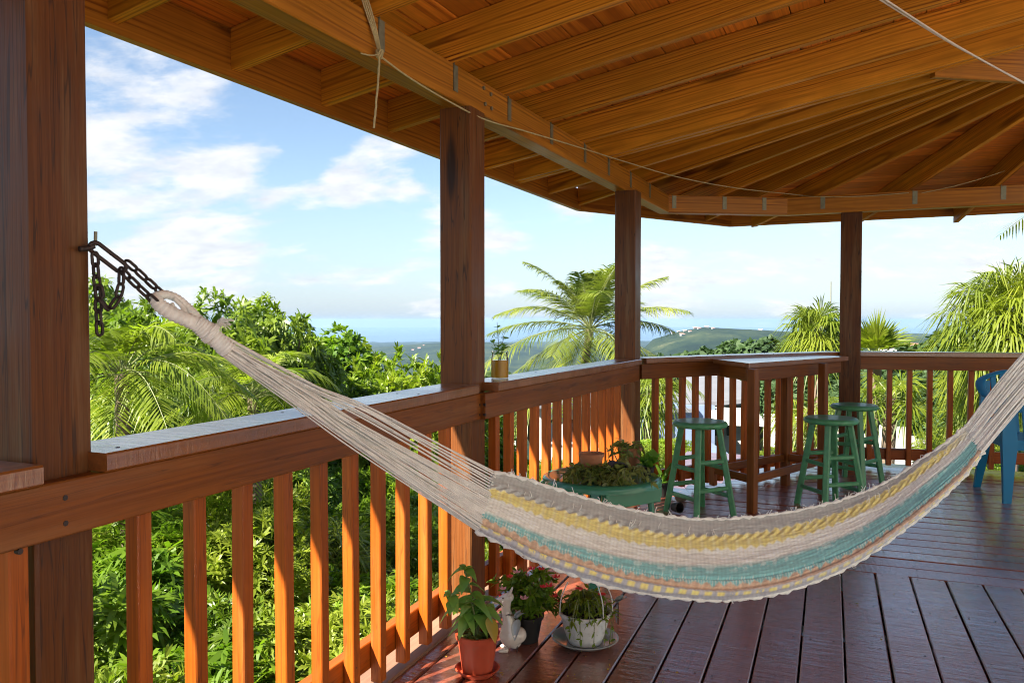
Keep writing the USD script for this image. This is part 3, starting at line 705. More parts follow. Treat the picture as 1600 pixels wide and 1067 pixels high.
def ground(x, y):
    x, y = np.asarray(x, float), np.asarray(y, float)
    r = np.hypot(x, y)
    u = 800 + FPX * np.tan(np.clip(np.arctan2(x, y), -1.2, 1.2))
    rs = np.array([0, 6, 12, 20, 40, 100, 300, 800, 1600, 2600, 4200, 6000, 8600, 9300, 12000])
    zl = np.array([-2.9, -3.0, -3.2, -3.6, -7.0, -20, -62, -120, -158, -172, -180, -196, -240, -250, -262])      # to the left, down to the coast
    zr = np.array([-2.9, -2.9, -2.7, -2.9, -6.5, -15, -48, -105, -150, -160, -175, -190, -220, -252, -262])
    w = np.clip((u - 780) / 260, 0, 1); w = w * w * (3 - 2 * w)
    z = np.interp(r, rs, zl) * (1 - w) + np.interp(r, rs, zr) * w
    p = np.stack([x, y, np.zeros_like(x)], -1)
    far = np.clip((r - 200) / 1500, 0, 1)
    z = z + far * 46 * (meshkit.fbm(p / 900.0, 5, 3) - 0.5) * np.clip((9000 - r) / 2500, 0.15, 1)
    z = z + np.clip(r / 60, 0, 1) * np.clip(r / 400, .12, 1) * 7 * (meshkit.fbm(p / 70.0, 4, 9) - 0.5)

    def ridge(u0, u1, rr, sr, us, ys, base):
        top = EYE[2] - (np.interp(u, us, ys) - 500) / FPX * rr
        k = np.exp(-((r - rr) / sr) ** 2) * np.clip((u - u0) / 60, 0, 1) * np.clip((u1 - u) / 120, 0, 1)
        return k, top + 14 * (meshkit.fbm(p / 260.0, 5, 17) - .5)
    for a in ((960, 1620, 2600, 700, [960, 1010, 1045, 1070, 1085, 1100, 1130, 1165, 1200, 1240, 1300, 1400, 1500, 1620], [548, 533, 522, 516, 514, 511.5, 513, 513.5, 515, 517, 520, 523, 527, 534], 0),
              (1180, 1900, 5200, 900, [1180, 1330, 1380, 1425, 1480, 1560, 1700, 1900], [522, 519, 517.5, 518, 520, 517, 515, 515], 0),
              (1150, 1700, 3700, 500, [1150, 1250, 1330, 1420, 1500, 1600, 1700], [540, 530, 533, 525, 533, 530, 530], 0),
              (430, 900, 4300, 900, [430, 560, 620, 690, 800, 900], [556, 548, 541, 536, 536, 540], 0)):
        k, top = ridge(*a)
        z = np.where(r > 900, z * (1 - k) + np.maximum(z, top) * k, z)
    return z


rr = np.concatenate([np.linspace(0.01, 30, 34), np.geomspace(32, 1000, 60), np.geomspace(1030, 9600, 170), np.geomspace(9700, 12000, 6)])
aa = np.concatenate([np.radians(np.linspace(-34, 36, 430)), np.radians(np.linspace(37, 325, 60))])
Rg, Ag = np.meshgrid(rr, aa, indexing='ij')
X, Y = Rg * np.sin(Ag), Rg * np.cos(Ag)
V = np.stack([X, Y, ground(X, Y)], -1).reshape(-1, 3)
na, nr = len(aa), len(rr)
i, j = np.meshgrid(np.arange(nr - 1), np.arange(na), indexing='ij'); j2 = (j + 1) % na
Fq = np.stack([i * na + j, i * na + j2, (i + 1) * na + j2, (i + 1) * na + j], -1).reshape(-1, 4)[:, ::-1]
add('hills', (V, Fq), TERRAINM, smooth=True, label='wooded slopes and hills falling away to the coast', kind='structure')
sea_r = np.concatenate([[0.01], np.geomspace(2000, 27600, 24)])
a = np.linspace(0, 2 * np.pi, 97)[:-1]
v = np.stack([np.outer(sea_r, np.sin(a)), np.outer(sea_r, np.cos(a)), np.full((len(sea_r), 96), SEA)], -1).reshape(-1, 3)
i, j = np.meshgrid(np.arange(len(sea_r) - 1), np.arange(96), indexing='ij'); j2 = (j + 1) % 96
add('sea', (v, np.stack([i * 96 + j, i * 96 + j2, (i + 1) * 96 + j2, (i + 1) * 96 + j], -1).reshape(-1, 4)[:, ::-1]), SEAM, label='blue sea reaching to the horizon', kind='structure')
hz = trimesh.creation.box((57000, 57000, 294)); hz.apply_translation((0, 0, -268 + 147.0))
HAZE = mat('haze', {'v': ('principled_volume', {'color': (0.46, 0.70, 1.0), 'density': 0.000055, 'anisotropy': 0.25})}, [], surface=None, volume='v.volume')
add('haze', hz, HAZE, kind='stuff', label='thin blue haze over the far hills and sea')

# ------------------------------------------------------------------ foliage
def leaves(P, D, N, L, W, droop=0.25, wide=0.4):
    """Blades: base P, direction D, face normal N, length L, width W (arrays); each 6 vertices, 4 triangles, bent downwards."""
    n = len(P)
    D = D / np.linalg.norm(D, axis=1, keepdims=True)
    S = np.cross(D, N); S /= np.maximum(np.linalg.norm(S, axis=1, keepdims=True), 1e-9)
    L, W = np.broadcast_to(L, n)[:, None], np.broadcast_to(W, n)[:, None]
    dz = np.array([0, 0, -1.0]) * L * np.broadcast_to(droop, n)[:, None]
    m1 = P + D * L * wide * .55 + dz * .10; m2 = P + D * L * .68 + dz * .45; tip = P + D * L * .97 + dz
    v = np.stack([P, m1 - S * W * .46, m1 + S * W * .46, m2 - S * W * .36, m2 + S * W * .36, tip], 1).reshape(-1, 3)
    f = (np.arange(n) * 6)[:, None, None] + np.array([(0, 2, 1), (1, 2, 4), (1, 4, 3), (3, 4, 5)])[None]
    return v, f.reshape(-1, 3)


def rosettes(tips, axes, n, L, W, spread=(35, 85), droop=0.3, rng=RNG, lv=0.3):
    k = len(tips)
    ax = axes / np.linalg.norm(axes, axis=1, keepdims=True)
    ref = np.where(np.abs(ax[:, 2:3]) < .9, [[0, 0, 1.0]], [[1.0, 0, 0]])
    s = np.cross(ax, ref); s /= np.linalg.norm(s, axis=1, keepdims=True); u = np.cross(ax, s)
    ph = rng.uniform(0, 2 * np.pi, (k, 1)) + np.arange(n)[None] * 2.4 + rng.normal(0, .25, (k, n))
    th = np.radians(rng.uniform(spread[0], spread[1], (k, n)))
    D = ax[:, None] * np.cos(th)[..., None] + (s[:, None] * np.cos(ph)[..., None] + u[:, None] * np.sin(ph)[..., None]) * np.sin(th)[..., None]
    P = tips[:, None] - ax[:, None] * rng.uniform(0, .35, (k, n))[..., None] * L
    N = ax[:, None] * 1.0 + rng.normal(0, .25, (k, n, 3))
    q = k * n
    Ls = L * rng.uniform(1 - lv, 1 + lv, q)
    return leaves(P.reshape(q, 3), D.reshape(q, 3), N.reshape(q, 3), Ls, W * Ls / L * rng.uniform(.8, 1.2, q), droop * rng.uniform(.4, 1.7, q))


def canopy_points(n, rx, ry, rz, rng, lumps=9, low=-0.25, z0=0.0, rough=.35):
    """Points on and a little inside a lumpy dome and their outward axes."""
    d = rng.normal(size=(n * 2, 3)); d /= np.linalg.norm(d, axis=1, keepdims=True)
    d = d[d[:, 2] > low][:n]
    c = rng.normal(size=(lumps, 3)); c[:, 2] = np.abs(c[:, 2]) * .8; c /= np.linalg.norm(c, axis=1, keepdims=True)
    dot = d @ c.T
    bump = np.exp((dot - 1) * 14).max(1)
    rad = (0.64 + (rough + .06) * bump) * (1 - rng.random(len(d)) ** 3 * .45)
    p = d * rad[:, None] * np.array([rx, ry, rz]) + [0, 0, z0]
    ax = d + [0, 0, .55] + rng.normal(0, .25, d.shape)
    return p, ax


def limbs(p, root, r0, parent, n=7, rng=RNG, name='trunk', height=None):
    """A tapered trunk from root that splits into limbs reaching into the crown."""
    top = root + np.array([rng.normal(0, .05), rng.normal(0, .05), 1.0]) * (height * .45)
    parts = [tube(curve([root - [0, 0, .3], root + (top - root) * .5 + rng.normal(0, .03, 3) * height, top], 5), np.linspace(r0 * 1.25, r0 * .8, 11), 7)]
    for e in p[rng.choice(len(p), n, replace=False)]:
        mid = (top + e) / 2 + rng.normal(0, .06, 3) * height
        pts = curve([top, mid, e], 5)
        parts.append(tube(pts, np.linspace(r0 * .62, r0 * .08, len(pts)), 5))
    return add(name, join(parts), BARK, parent, smooth=True)


def bush(name, label, category, tips, n, L, W, size, m, seed, spread=(30, 85), droop=.3, group=None, lumps=9, z0=None, inner=True):
    """A shrub or tree at the origin (move it with place)."""
    rng = np.random.default_rng(seed)
    rx, ry, rz, h = size                   # radii of the crown and its centre height
    t = thing(name, label, category, group)
    p, ax = canopy_points(tips, rx, ry, rz, rng, lumps, z0=h, low=-.45)
    limbs(p, np.zeros(3), .035 * h + .03, t, 8, rng, 'trunk' if category == 'tree' else 'stem', height=h)
    parts = [rosettes(p, ax, n, L, W, spread, droop, rng)]
    if inner:                              # older leaves deeper in the crown
        q, ax2 = canopy_points(tips // 2, rx * .78, ry * .78, rz * .78, rng, lumps, z0=h, low=-.8)
        parts.append(rosettes(q, ax2, n, L * 1.25, W * 1.5, (40, 100), .4, rng))
    add('crown' if category == 'tree' else 'foliage', join(parts), m, t, kind='stuff')
    return t


def set_at(p, x, y, top=None, size=None, rot=0.0, z=None, stretch=1.0):
    """Stand a plant on the ground at x, y; scaled so that its natural height size becomes top - ground."""
    g = float(ground(x, y)) if z is None else z
    s = 1.0 if top is None else (top - g) / size
    place(p, (x, y, g), rot, (s * stretch, s * stretch, s))
    return p


# --- shrubs on the slope below the left railing
BUSHES = []
protoA = bush('slope_shrub', 'dense green shrub of narrow leaves on the slope below the left railing', 'shrub', 2700, 13, .118, .0195, (1.15, 1.15, 1.15, 1.55), L_BUSH, 11, (25, 88), .35, 'narrow leaved shrubs on the slope')
protoB = bush('blade_shrub', 'tall shrub with arching pale blade leaves on the slope below the left railing', 'shrub', 1300, 13, .21, .0145, (1.2, 1.2, 1.15, 1.5), L_GRASSY, 12, (10, 75), .75, 'blade leaved shrubs on the slope')
protoC = bush('feathery_shrub', 'yellow green feathery shrub on the slope below the left railing', 'shrub', 3200, 12, .085, .016, (1.1, 1.1, 1.15, 1.55), L_GRASSY, 13, (15, 80), .25, 'feathery shrubs on the slope')
spots = []
# (plan distance along the railing, distance outwards, top height, kind)
SP_ = [(0.3, 1.55, -.30, 'B'), (1.2, 1.55, -.25, 'A'), (2.2, 1.55, -.25, 'C'), (3.2, 1.6, -.30, 'A'), (4.2, 1.6, -.42, 'C'), (5.3, 1.7, -.60, 'A'), (6.6, 1.8, -.9, 'C'), (8.2, 1.9, -1.2, 'B'),
       (0.2, 2.8, .15, 'C'), (1.3, 2.9, .18, 'B'), (2.5, 2.9, .10, 'C'), (3.7, 2.9, .02, 'A'), (4.9, 3.0, -.10, 'C'), (6.2, 3.1, -.28, 'B'), (7.7, 3.1, -.5, 'A'),
       (0.6, 4.2, .52, 'B'), (1.9, 4.2, .44, 'C'), (3.3, 4.3, .32, 'B'), (4.7, 4.4, .16, 'A'), (6.2, 4.5, .05, 'C'), (8.0, 4.6, -.15, 'A'), (9.8, 4.4, -.45, 'C'),
       (1.4, 5.8, .8, 'B'), (3.0, 5.9, .62, 'C'), (4.7, 5.9, .42, 'B'), (6.5, 6.2, .28, 'C'), (8.6, 6.2, .12, 'A'), (10.6, 6.2, -.1, 'C'), (13.0, 6.0, -.4, 'C'), (12.0, 4.4, -.9, 'B')]
rng = np.random.default_rng(5)
GAPS = [211, 299, 373, 437, 494, 545, 590, 631, 666, 698]
ORD = ['first', 'second', 'third', 'fourth', 'fifth', 'sixth', 'seventh', 'eighth', 'ninth', 'tenth']
KINDW = dict(A='narrow leaved shrub', B='blade leaved shrub', C='feathery shrub')


def slope_label(kind, q, o, top):
    px = 800 + FPX * q[0] / max(q[1], .2); py = 500 + FPX * (1.2 - top) / max(q[1], .2)
    row = 'nearest the deck' if o < 2 else 'in the second row' if o < 3.5 else 'in the third row' if o < 5 else 'in the farthest row'
    if px < 211: where = 'just right of the nearest post' if px > 60 else 'behind the nearest post'
    elif px > 700: where = 'beyond the middle post'
    else:
        i = max(k for k in range(10) if GAPS[k] <= px); where = f'right of the {ORD[i]} baluster'
    return f'{KINDW[kind]} {row} {where}'


protos = dict(A=protoA, B=protoB, C=protoC); fresh = dict(A=True, B=True, C=True)
for t, o, top, k in SP_:
    q = A1p + A1d * (t - 1.2) + nA1 * (o + .12)
    g = float(ground(*q))
    src = protos[k]; s = (top - g) / 2.65; st = max(1.0, 1.02 / s) if s < 1 else 1.0
    rot = rng.uniform(0, 360)
    lb = slope_label(k, q, o, top)
    if fresh[k]: place(src, (*q, g), rot, (s * st, s * st, s)); fresh[k] = False; custom(src, lb)
    else: copy_of(src, (*q, g), rot, (s * st, s * st, s), label=lb)

# --- trees on the left
treeA = bush('slope_tree', 'tree with yellow green leaf rosettes behind the hammock knot', 'tree', 1000, 14, .22, .045, (1.7, 1.7, 1.5, 3.05), L_TREE, 21, (35, 95), .45, lumps=22)


def tree_by_px(src, px, ytop, y, H, rot=0.0, wide=1.0, **k):
    top = deep(px, ytop, y); g = float(ground(top[0], top[1])); s = (top[2] - g) / H
    if k.pop('first', False): place(src, (top[0], top[1], g), rot, (s * wide, s * wide, s)); return src
    return copy_of(src, (top[0], top[1], g), rot, (s * wide, s * wide, s), **k)


tree_by_px(treeA, 300, 452, 9.0, 4.55, 20, .62, first=True)
tree_by_px(treeA, 420, 466, 10.0, 4.5, 130, .52, label='taller tip of a leafy tree right of the hammock knot')
tree_by_px(treeA, 365, 474, 9.6, 4.5, 75, .55, label='leafy tree directly behind the bound neck of the hammock')
tree_by_px(treeA, 225, 492, 8.5, 4.5, 250, .6, label='leafy tree half hidden by the end of the chain')
tree_by_px(treeA, 150, 438, 9.5, 4.5, 310, .6, label='tall leafy tree seen just right of the nearest post')
tree_by_px(treeA, 90, 450, 8.8, 4.5, 200, .7, label='leafy tree mostly hidden by the nearest post')
treeB = bush('round_tree', 'deep green round leaved tree against the sea left of the middle post', 'tree', 900, 11, .16, .075, (1.35, 1.35, 1.5, 2.9), L_BUSH, 22, (30, 90), .25, lumps=12)
tree_by_px(treeB, 520, 508, 14.0, 4.4, 0, .8, first=True)
tree_by_px(treeB, 480, 522, 14.5, 4.4, 70, .72, label='smaller round leaved tree beside the deep green one against the sea')
treeC = bush('spire_shrub', 'bright green bush with pointed tops just left of the middle post', 'shrub', 900, 11, .13, .03, (1.0, 1.0, 1.35, 1.9), L_TREE, 23, (15, 70), .2, lumps=14)
tree_by_px(treeC, 625, 541, 11.5, 3.3, 0, .95, first=True)
for x, y_, d, w, lb in ((665, 550, 11, .8, 'bright pointed bush touching the middle post'), (590, 556, 12, .9, 'bright bush in front of the dark coastal hill'), (555, 556, 11, .9, 'bright bush right of the round leaved trees'), (700, 556, 12, .9, 'bright bush seen behind the middle post')):
    tree_by_px(treeC, x, y_, d, 3.3, rng.uniform(0, 360), w, label=lb)

# --- woodland further off, right of the palm
farT = bush('woodland_tree', 'dark green tree in the woodland below the hills', 'tree', 700, 9, .42, .24, (2.6, 2.6, 2.3, 4.4), L_FAR, 31, (30, 95), .25, group='trees of the woodland below the hills', lumps=14)
def by_place(found):
    """Tells things of one label apart by their order from left to right."""
    groups = {}
    for px, prim in found: groups.setdefault(prim.GetCustomDataByKey('label'), []).append((px, prim))
    for lb, ps in groups.items():
        if len(ps) < 2: continue
        ps.sort(key=lambda x: x[0])
        for k, (px, prim) in enumerate(ps):
            w = 'leftmost' if k == 0 else 'rightmost' if k == len(ps) - 1 else ['second', 'third', 'fourth', 'fifth', 'sixth'][k - 1] + ' from left'
            custom(prim, f'{w} {lb}')


first = True
rng = np.random.default_rng(8)
FOUND = []
WOOD = [(1060, 556, 60), (1085, 552, 75), (1110, 549, 70), (1138, 538, 62), (1165, 541, 80), (1195, 532, 58), (1222, 540, 70), (1250, 548, 66), (1330, 548, 90), (1365, 552, 80), (1395, 546, 95), (1470, 522, 52), (1495, 545, 70), (1530, 545, 60), (1030, 560, 50), (1000, 566, 55),
        (1040, 592, 54), (1075, 594, 56), (1110, 588, 58), (1150, 586, 55), (1190, 582, 52), (1230, 584, 40), (1020, 600, 56), (1280, 580, 40), (1390, 590, 36), (1430, 585, 40), (1465, 590, 30), (1500, 580, 34), (1545, 580, 30), (1440, 615, 27), (1475, 640, 24),
        (880, 590, 45), (840, 586, 48), (800, 590, 42), (770, 582, 46), (920, 596, 38), (960, 592, 42), (1600, 570, 40), (1650, 560, 50), (730, 575, 60)]
for x, y_, d in WOOD:
    where = ('beyond the green table' if x < 900 else 'below the coconut palm' if x < 1000 else 'right of the third post' if x < 1090 else 'above the bar table' if x < 1180 else 'left of the fan palm' if x < 1290 else 'right of the far post' if x < 1420 else 'left of the large fan palm' if x < 1500 else 'near the right edge')
    lb = ('dark tree showing above the railing ' if y_ < 560 else 'dark tree seen through the balusters ') + where
    tr_ = tree_by_px(farT, x, y_, d * 1.0, 6.6, rng.uniform(0, 360), rng.uniform(.9, 1.25), first=first); first = False; custom(tr_, lb); FOUND.append((x, tr_))
by_place(FOUND); FOUND = []
# low bushes under the right railing
for i, (x, y_, d, s) in enumerate([(1020, 672, 16, 1), (1060, 690, 15, 1), (1100, 705, 14, 1), (1140, 700, 15, 1), (1175, 712, 14, 1), (1215, 700, 15, 1), (1255, 705, 14, 1), (1290, 700, 13.5, 1), (985, 690, 14, 1), (940, 700, 12, 1), (900, 720, 11, 1), (860, 735, 10, 1), (830, 700, 13, 1), (1520, 700, 12.5, 1), (1560, 690, 13, 1), (1600, 690, 12, 1), (1550, 640, 16, 1), (1490, 668, 19, 1)]):
    FOUND.append((x, tree_by_px(protoC if i % 3 else protoA, x, y_, d, 2.65, rng.uniform(0, 360), 1.25, label=('feathery' if i % 3 else 'narrow leaved') + ' low bush ' + ('behind the green table' if x < 1000 else 'behind the first stool' if x < 1110 else 'behind the bar table leg' if x < 1200 else 'left of the far post' if x < 1330 else 'under the blue chair'), group='low bushes below the far railings')))

by_place(FOUND)
# --- palms
def frond(start, dirn, length, leaf, n=34, droop=.55, width=.022, up=0.0, rng=RNG, vee=35, taper=.55):
    """Pinnate frond: (rachis mesh, leaflet mesh)."""
    d = unit(dirn); h = unit([d[0], d[1], 0]) if np.hypot(d[0], d[1]) > .05 else np.array([1.0, 0, 0])
    s = np.linspace(0, 1, 14)[:, None]
    pts = start + d * length * s + np.array([0, 0, -1]) * droop * length * s ** 2.2 + h * length * .12 * s ** 2
    rach = tube(pts, np.linspace(.018, .004, 14) * length / 2.5, 4)
    q = np.linspace(.16, .995, n); i = q * 13; k = np.minimum(i.astype(int), 12); fr = (i - k)[:, None]
    P = pts[k] * (1 - fr) + pts[k + 1] * fr; t = pts[k + 1] - pts[k]; t /= np.linalg.norm(t, axis=1, keepdims=True)
    side = np.cross(t, [0, 0, 1.0]); side /= np.maximum(np.linalg.norm(side, axis=1, keepdims=True), 1e-6); upv = np.cross(side, t)
    ll = leaf * np.sin(np.pi * (0.18 + .80 * q)) ** taper * rng.uniform(.85, 1.1, n)
    out = []
    for sg in (-1, 1):
        D = t * (.55 + .5 * q[:, None]) + side * sg + upv * (math.tan(math.radians(vee)) * .35 * rng.uniform(.3, 1.2, (n, 1)))
        out.append(leaves(P, D, upv + side * sg * .4, ll, width, .45 * rng.uniform(.6, 1.5, n)))
    return rach, join(out)


def palm(name, label, crown, base_, nf, length, leaf, m, seed, elev=(-20, 85), n=34, width=.022, droop=.55, trunk=.11, ex=.8):
    rng = np.random.default_rng(seed)
    t = thing(name, label, 'palm tree')
    crown, base_ = np.asarray(crown, float), np.asarray(base_, float)
    pts = curve([base_ - [0, 0, .3], (base_ * .55 + crown * .45) + rng.normal(0, .12, 3), crown], 8)
    add('trunk', tube(pts, np.linspace(trunk * 1.35, trunk, len(pts)), 9), BARK, t, smooth=True)
    for k in range(nf):
        az = k * 2.39996 + rng.normal(0, .15); e = math.radians(elev[1] + (elev[0] - elev[1]) * ((k + .5) / nf) ** ex + rng.normal(0, 5))
        d = np.array([math.cos(az) * math.cos(e), math.sin(az) * math.cos(e), math.sin(e)])
        L = length * rng.uniform(.85, 1.1) * (1 if e < 1.2 else .8)
        ra, lf = frond(crown + d * .05, d, L, leaf, n, droop * rng.uniform(.75, 1.25) * (1.1 - .35 * math.sin(e)), width, rng=rng)
        fr = add('frond', lf, m, t)
        add('rachis', ra, STEM, fr)
    return t


c = deep(922, 515, 26.0)
palm('coconut_palm', 'coconut palm with long drooping fronds beside the third post', c, (c[0] - .4, c[1], float(ground(c[0], c[1]))), 34, 3.5, .95, L_PALM, 41, elev=(-30, 89), n=54, width=.042, droop=.44, ex=1.2, trunk=.13)


def fan_leaf(c, ax, up, R, n=26, arc=290, width=.03, droop=.25, rng=RNG):
    ax = unit(ax); up = unit(up - ax * (np.asarray(up) @ ax)); s = np.cross(ax, up)
    a = np.radians(np.linspace(-arc / 2, arc / 2, n)) + rng.normal(0, .03, n)
    D = ax[None] * np.cos(a)[:, None] + s[None] * np.sin(a)[:, None] + up[None] * .12
    L = R * (0.75 + .25 * np.cos(a * .6)) * rng.uniform(.9, 1.08, n)
    return leaves(np.repeat(np.asarray(c)[None], n, 0), D, np.repeat(up[None], n, 0) + rng.normal(0, .18, (n, 3)), L, width, droop * rng.uniform(.5, 1.8, n), wide=.9)


def fan_palm(name, label, crown, base_, nl, R, seed, petiole=.5, elev=(-45, 80), m=None, n=26, width=.03, droop=.3, dead=4, trunk=.10, arc=280):
    rng = np.random.default_rng(seed)
    t = thing(name, label, 'palm tree'); crown, base_ = np.asarray(crown, float), np.asarray(base_, float)
    add('trunk', tube(curve([base_ - [0, 0, .3], (crown + base_) / 2 + rng.normal(0, .05, 3), crown], 8), trunk, 9), BARK, t, smooth=True)
    for k in range(nl):
        az = k * 2.39996 + rng.normal(0, .2); e = math.radians(elev[1] + (elev[0] - elev[1]) * ((k + .5) / nl) + rng.normal(0, 6))
        d = np.array([math.cos(az) * math.cos(e), math.sin(az) * math.cos(e), math.sin(e)])
        pl = petiole * rng.uniform(.8, 1.2)
        tip = crown + d * pl + np.array([0, 0, -.12 * pl])
        d2 = unit(d + [0, 0, -.35]); upv = unit(np.array([0, 0, 1.0]) * math.cos(e) - np.array([math.cos(az), math.sin(az), 0]) * math.sin(e) + rng.normal(0, .12, 3))
        lf = add('fan_leaf', fan_leaf(tip, d2, upv, R * rng.uniform(.85, 1.1), n, arc, width, droop, rng), m or L_FAN, t)
        add('leaf_stalk', tube(np.array([crown, (crown + tip) / 2 + [0, 0, .03 * pl], tip]), [.014, .011, .008], 4), STEM, lf)
    return t


def fanp(name, label, px, py, y, **k):
    c = deep(px, py, y); return fan_palm(name, label, c, (c[0], c[1], float(ground(c[0], c[1]))), **k)


fanp('fan_palm', 'yellow green fan palm left of the post at the end of the bar table', 1280, 524, 15, nl=38, R=.62, seed=51, petiole=.42, width=.026, n=34, droop=.45)
fanp('fan_palm', 'fan palm with upright pointed leaves right of the far post', 1368, 560, 13, nl=16, R=.62, seed=52, petiole=.28, elev=(5, 86), width=.045, arc=170, droop=.12)
fanp('fan_palm', 'large fan palm rising at the right edge behind the blue chair', 1578, 508, 11, nl=78, R=.66, seed=53, petiole=.60, elev=(-75, 84), width=.024, n=40, droop=.55)
fanp('fan_palm', 'golden fan palm seen between the balusters of the far railing', 1392, 622, 12, nl=18, R=.52, seed=54, petiole=.34, elev=(-38, 60), width=.026, droop=.4)
fanp('fan_palm', 'fan palm with hanging pale leaves behind the bar table leg', 1262, 640, 14, nl=18, R=.55, seed=55, petiole=.4, elev=(-70, 40), width=.026, droop=.6)
fanp('fan_palm', 'low fan palm under the large one behind the blue chair', 1520, 625, 12.5, nl=22, R=.6, seed=56, petiole=.4, elev=(-60, 70), width=.03, droop=.4)
fanp('fan_palm', 'fan palm behind the third post with rusty lower leaves', 1012, 612, 20, nl=24, R=.8, seed=57, petiole=.5, elev=(-60, 60), width=.04, droop=.5)
# tall palm whose frond tip hangs into the picture at the upper right
c = deep(1745, 300, 9)
palm('tall_palm', 'palm whose frond tip hangs into view at the upper right corner', c, (c[0] + .3, c[1], float(ground(c[0], c[1]))), 9, 1.5, .42, L_PALM, 61, elev=(-5, 70), n=30, width=.02, droop=.4, trunk=.09)
# clumping palms at the left, seen between the nearest post and the hammock
for i, (px, py, y, sd, lb) in enumerate(((190, 585, 5.9, 71, 'clumping palm with pale arching fronds below the chain'), (395, 622, 7.4, 74, 'clumping palm with yellow fronds beside the hammock cords'))):
    c = deep(px, py, y); g = float(ground(c[0], c[1]))
    palm('clumping_palm', lb, c, (c[0], c[1], g), 26, .95, .30, L_GRASSY, sd, elev=(-5, 80), n=40, width=.015, droop=.8, trunk=.05)

# ------------------------------------------------------------------ buildings
def box(x0, x1, y0, y1, z0, z1):
    m = trimesh.creation.box((x1 - x0, y1 - y0, z1 - z0)); m.apply_translation(((x0 + x1) / 2, (y0 + y1) / 2, (z0 + z1) / 2)); return np.array(m.vertices), np.array(m.faces)


def slab(pts, th):
    """A sloping slab: plan corners with heights (counter-clockwise from above), thickness downwards."""
    p = np.asarray(pts, float); n = len(p); v = np.vstack([p, p - [0, 0, th]])
    f = [(0, i, i + 1) for i in range(1, n - 1)] + [(n, n + i + 1, n + i) for i in range(1, n - 1)]
    for i in range(n):
        j = (i + 1) % n; f += [(i, n + i, n + j), (i, n + j, j)]
    return v, np.array(f)


Yh = 40.0
X_ = lambda px, y=Yh: (px - 800) / FPX * y
Z_ = lambda py, y=Yh: float(deep(800, py, y)[2])
h = thing('villa', 'villa with grey sloping roofs and blue grey walls behind the bar table', 'house')
add('wall', box(X_(985), X_(1118), Yh, Yh + 5, Z_(735), Z_(634)), WALLB, h, label='blue grey wall')
add('wall', box(X_(1080), X_(1190), Yh + 2.2, Yh + 8, Z_(735), Z_(640)), WALLW, h)
add('roof', slab([(X_(1066), Yh + .6, Z_(634)), (X_(1205), Yh + .6, Z_(622)), (X_(1200), Yh + 9, Z_(592)), (X_(1120), Yh + 9, Z_(604))], .22), ROOFG, h)
add('roof', slab([(X_(1095), Yh - 1.6, Z_(652)), (X_(1180), Yh - 1.6, Z_(655)), (X_(1190), Yh + .5, Z_(640)), (X_(1105), Yh + .5, Z_(637))], .16), WALLW, h, label='pale canopy roof')
add('roof', slab([(X_(975), Yh - .3, Z_(638)), (X_(1090), Yh - .3, Z_(638)), (X_(1090), Yh + 5.3, Z_(627)), (X_(975), Yh + 5.3, Z_(627))], .18), ROOFG, h)
for x in (1010, 1040, 1130, 1155):
    add('window', box(X_(x), X_(x + 14), Yh + (2.15 if x > 1100 else -.05), Yh + (2.25 if x > 1100 else .05), Z_(690), Z_(662)), DARKW, h)
add('terrace', box(X_(985), X_(1110), Yh - 3.4, Yh - .05, Z_(735), Z_(690)), WALLB, h)
Yw = 30.0
h = thing('white_house', 'long white house seen through the balusters behind the green table', 'house')
add('wall', box(X_(838, Yw), X_(972, Yw), Yw, Yw + 5, Z_(745, Yw), Z_(628, Yw)), WALLW, h)
add('roof', slab([(X_(830, Yw), Yw - .5, Z_(628, Yw)), (X_(982, Yw), Yw - .5, Z_(628, Yw)), (X_(982, Yw), Yw + 5.5, Z_(615, Yw)), (X_(830, Yw), Yw + 5.5, Z_(615, Yw))], .2), ROOFG, h)
for x in (856, 890, 925):
    w_ = add('window', box(X_(x, Yw), X_(x + 16, Yw), Yw - .04, Yw + .06, Z_(690, Yw), Z_(655, Yw)), DARKW, h)
    add('sill', box(X_(x - 2, Yw), X_(x + 18, Yw), Yw - .12, Yw - .05, Z_(692.5, Yw), Z_(690.5, Yw)), WALLW, w_)
Yp = 85.0
h = thing('pink_house', 'small pale house with a pink flat roof far beyond the far railing', 'house')
add('wall', box(X_(1404, Yp), X_(1455, Yp), Yp, Yp + 5, Z_(575, Yp), Z_(541, Yp)), WALLW, h)
add('roof', slab([(X_(1401, Yp), Yp - .5, Z_(541, Yp) + .28), (X_(1452, Yp), Yp - .5, Z_(541, Yp) + .28), (X_(1450, Yp), Yp + 6, Z_(537.5, Yp)), (X_(1406, Yp), Yp + 6, Z_(537.5, Yp))], .3), PINK, h)
for x in (1412, 1424, 1436, 1446):
    arch = [(X_(x, Yp) + .28 * math.cos(a), 0, Z_(546, Yp) + .28 * math.sin(a)) for a in np.linspace(0, math.pi, 7)] + [(X_(x, Yp) - .28, 0, Z_(552, Yp)), (X_(x, Yp) + .28, 0, Z_(552, Yp))]
    pts = np.array(arch); n_ = len(pts); vv = np.vstack([pts + [0, Yp - .04, 0], pts + [0, Yp + .05, 0]])
    ff = [(0, i + 1, i) for i in range(1, n_ - 1)] + [(i, (i + 1) % n_, n_ + i) for i in range(n_)] + [((i + 1) % n_, n_ + (i + 1) % n_, n_ + i) for i in range(n_)]
    add('window', (vv, np.array(ff)), DARKW, h)
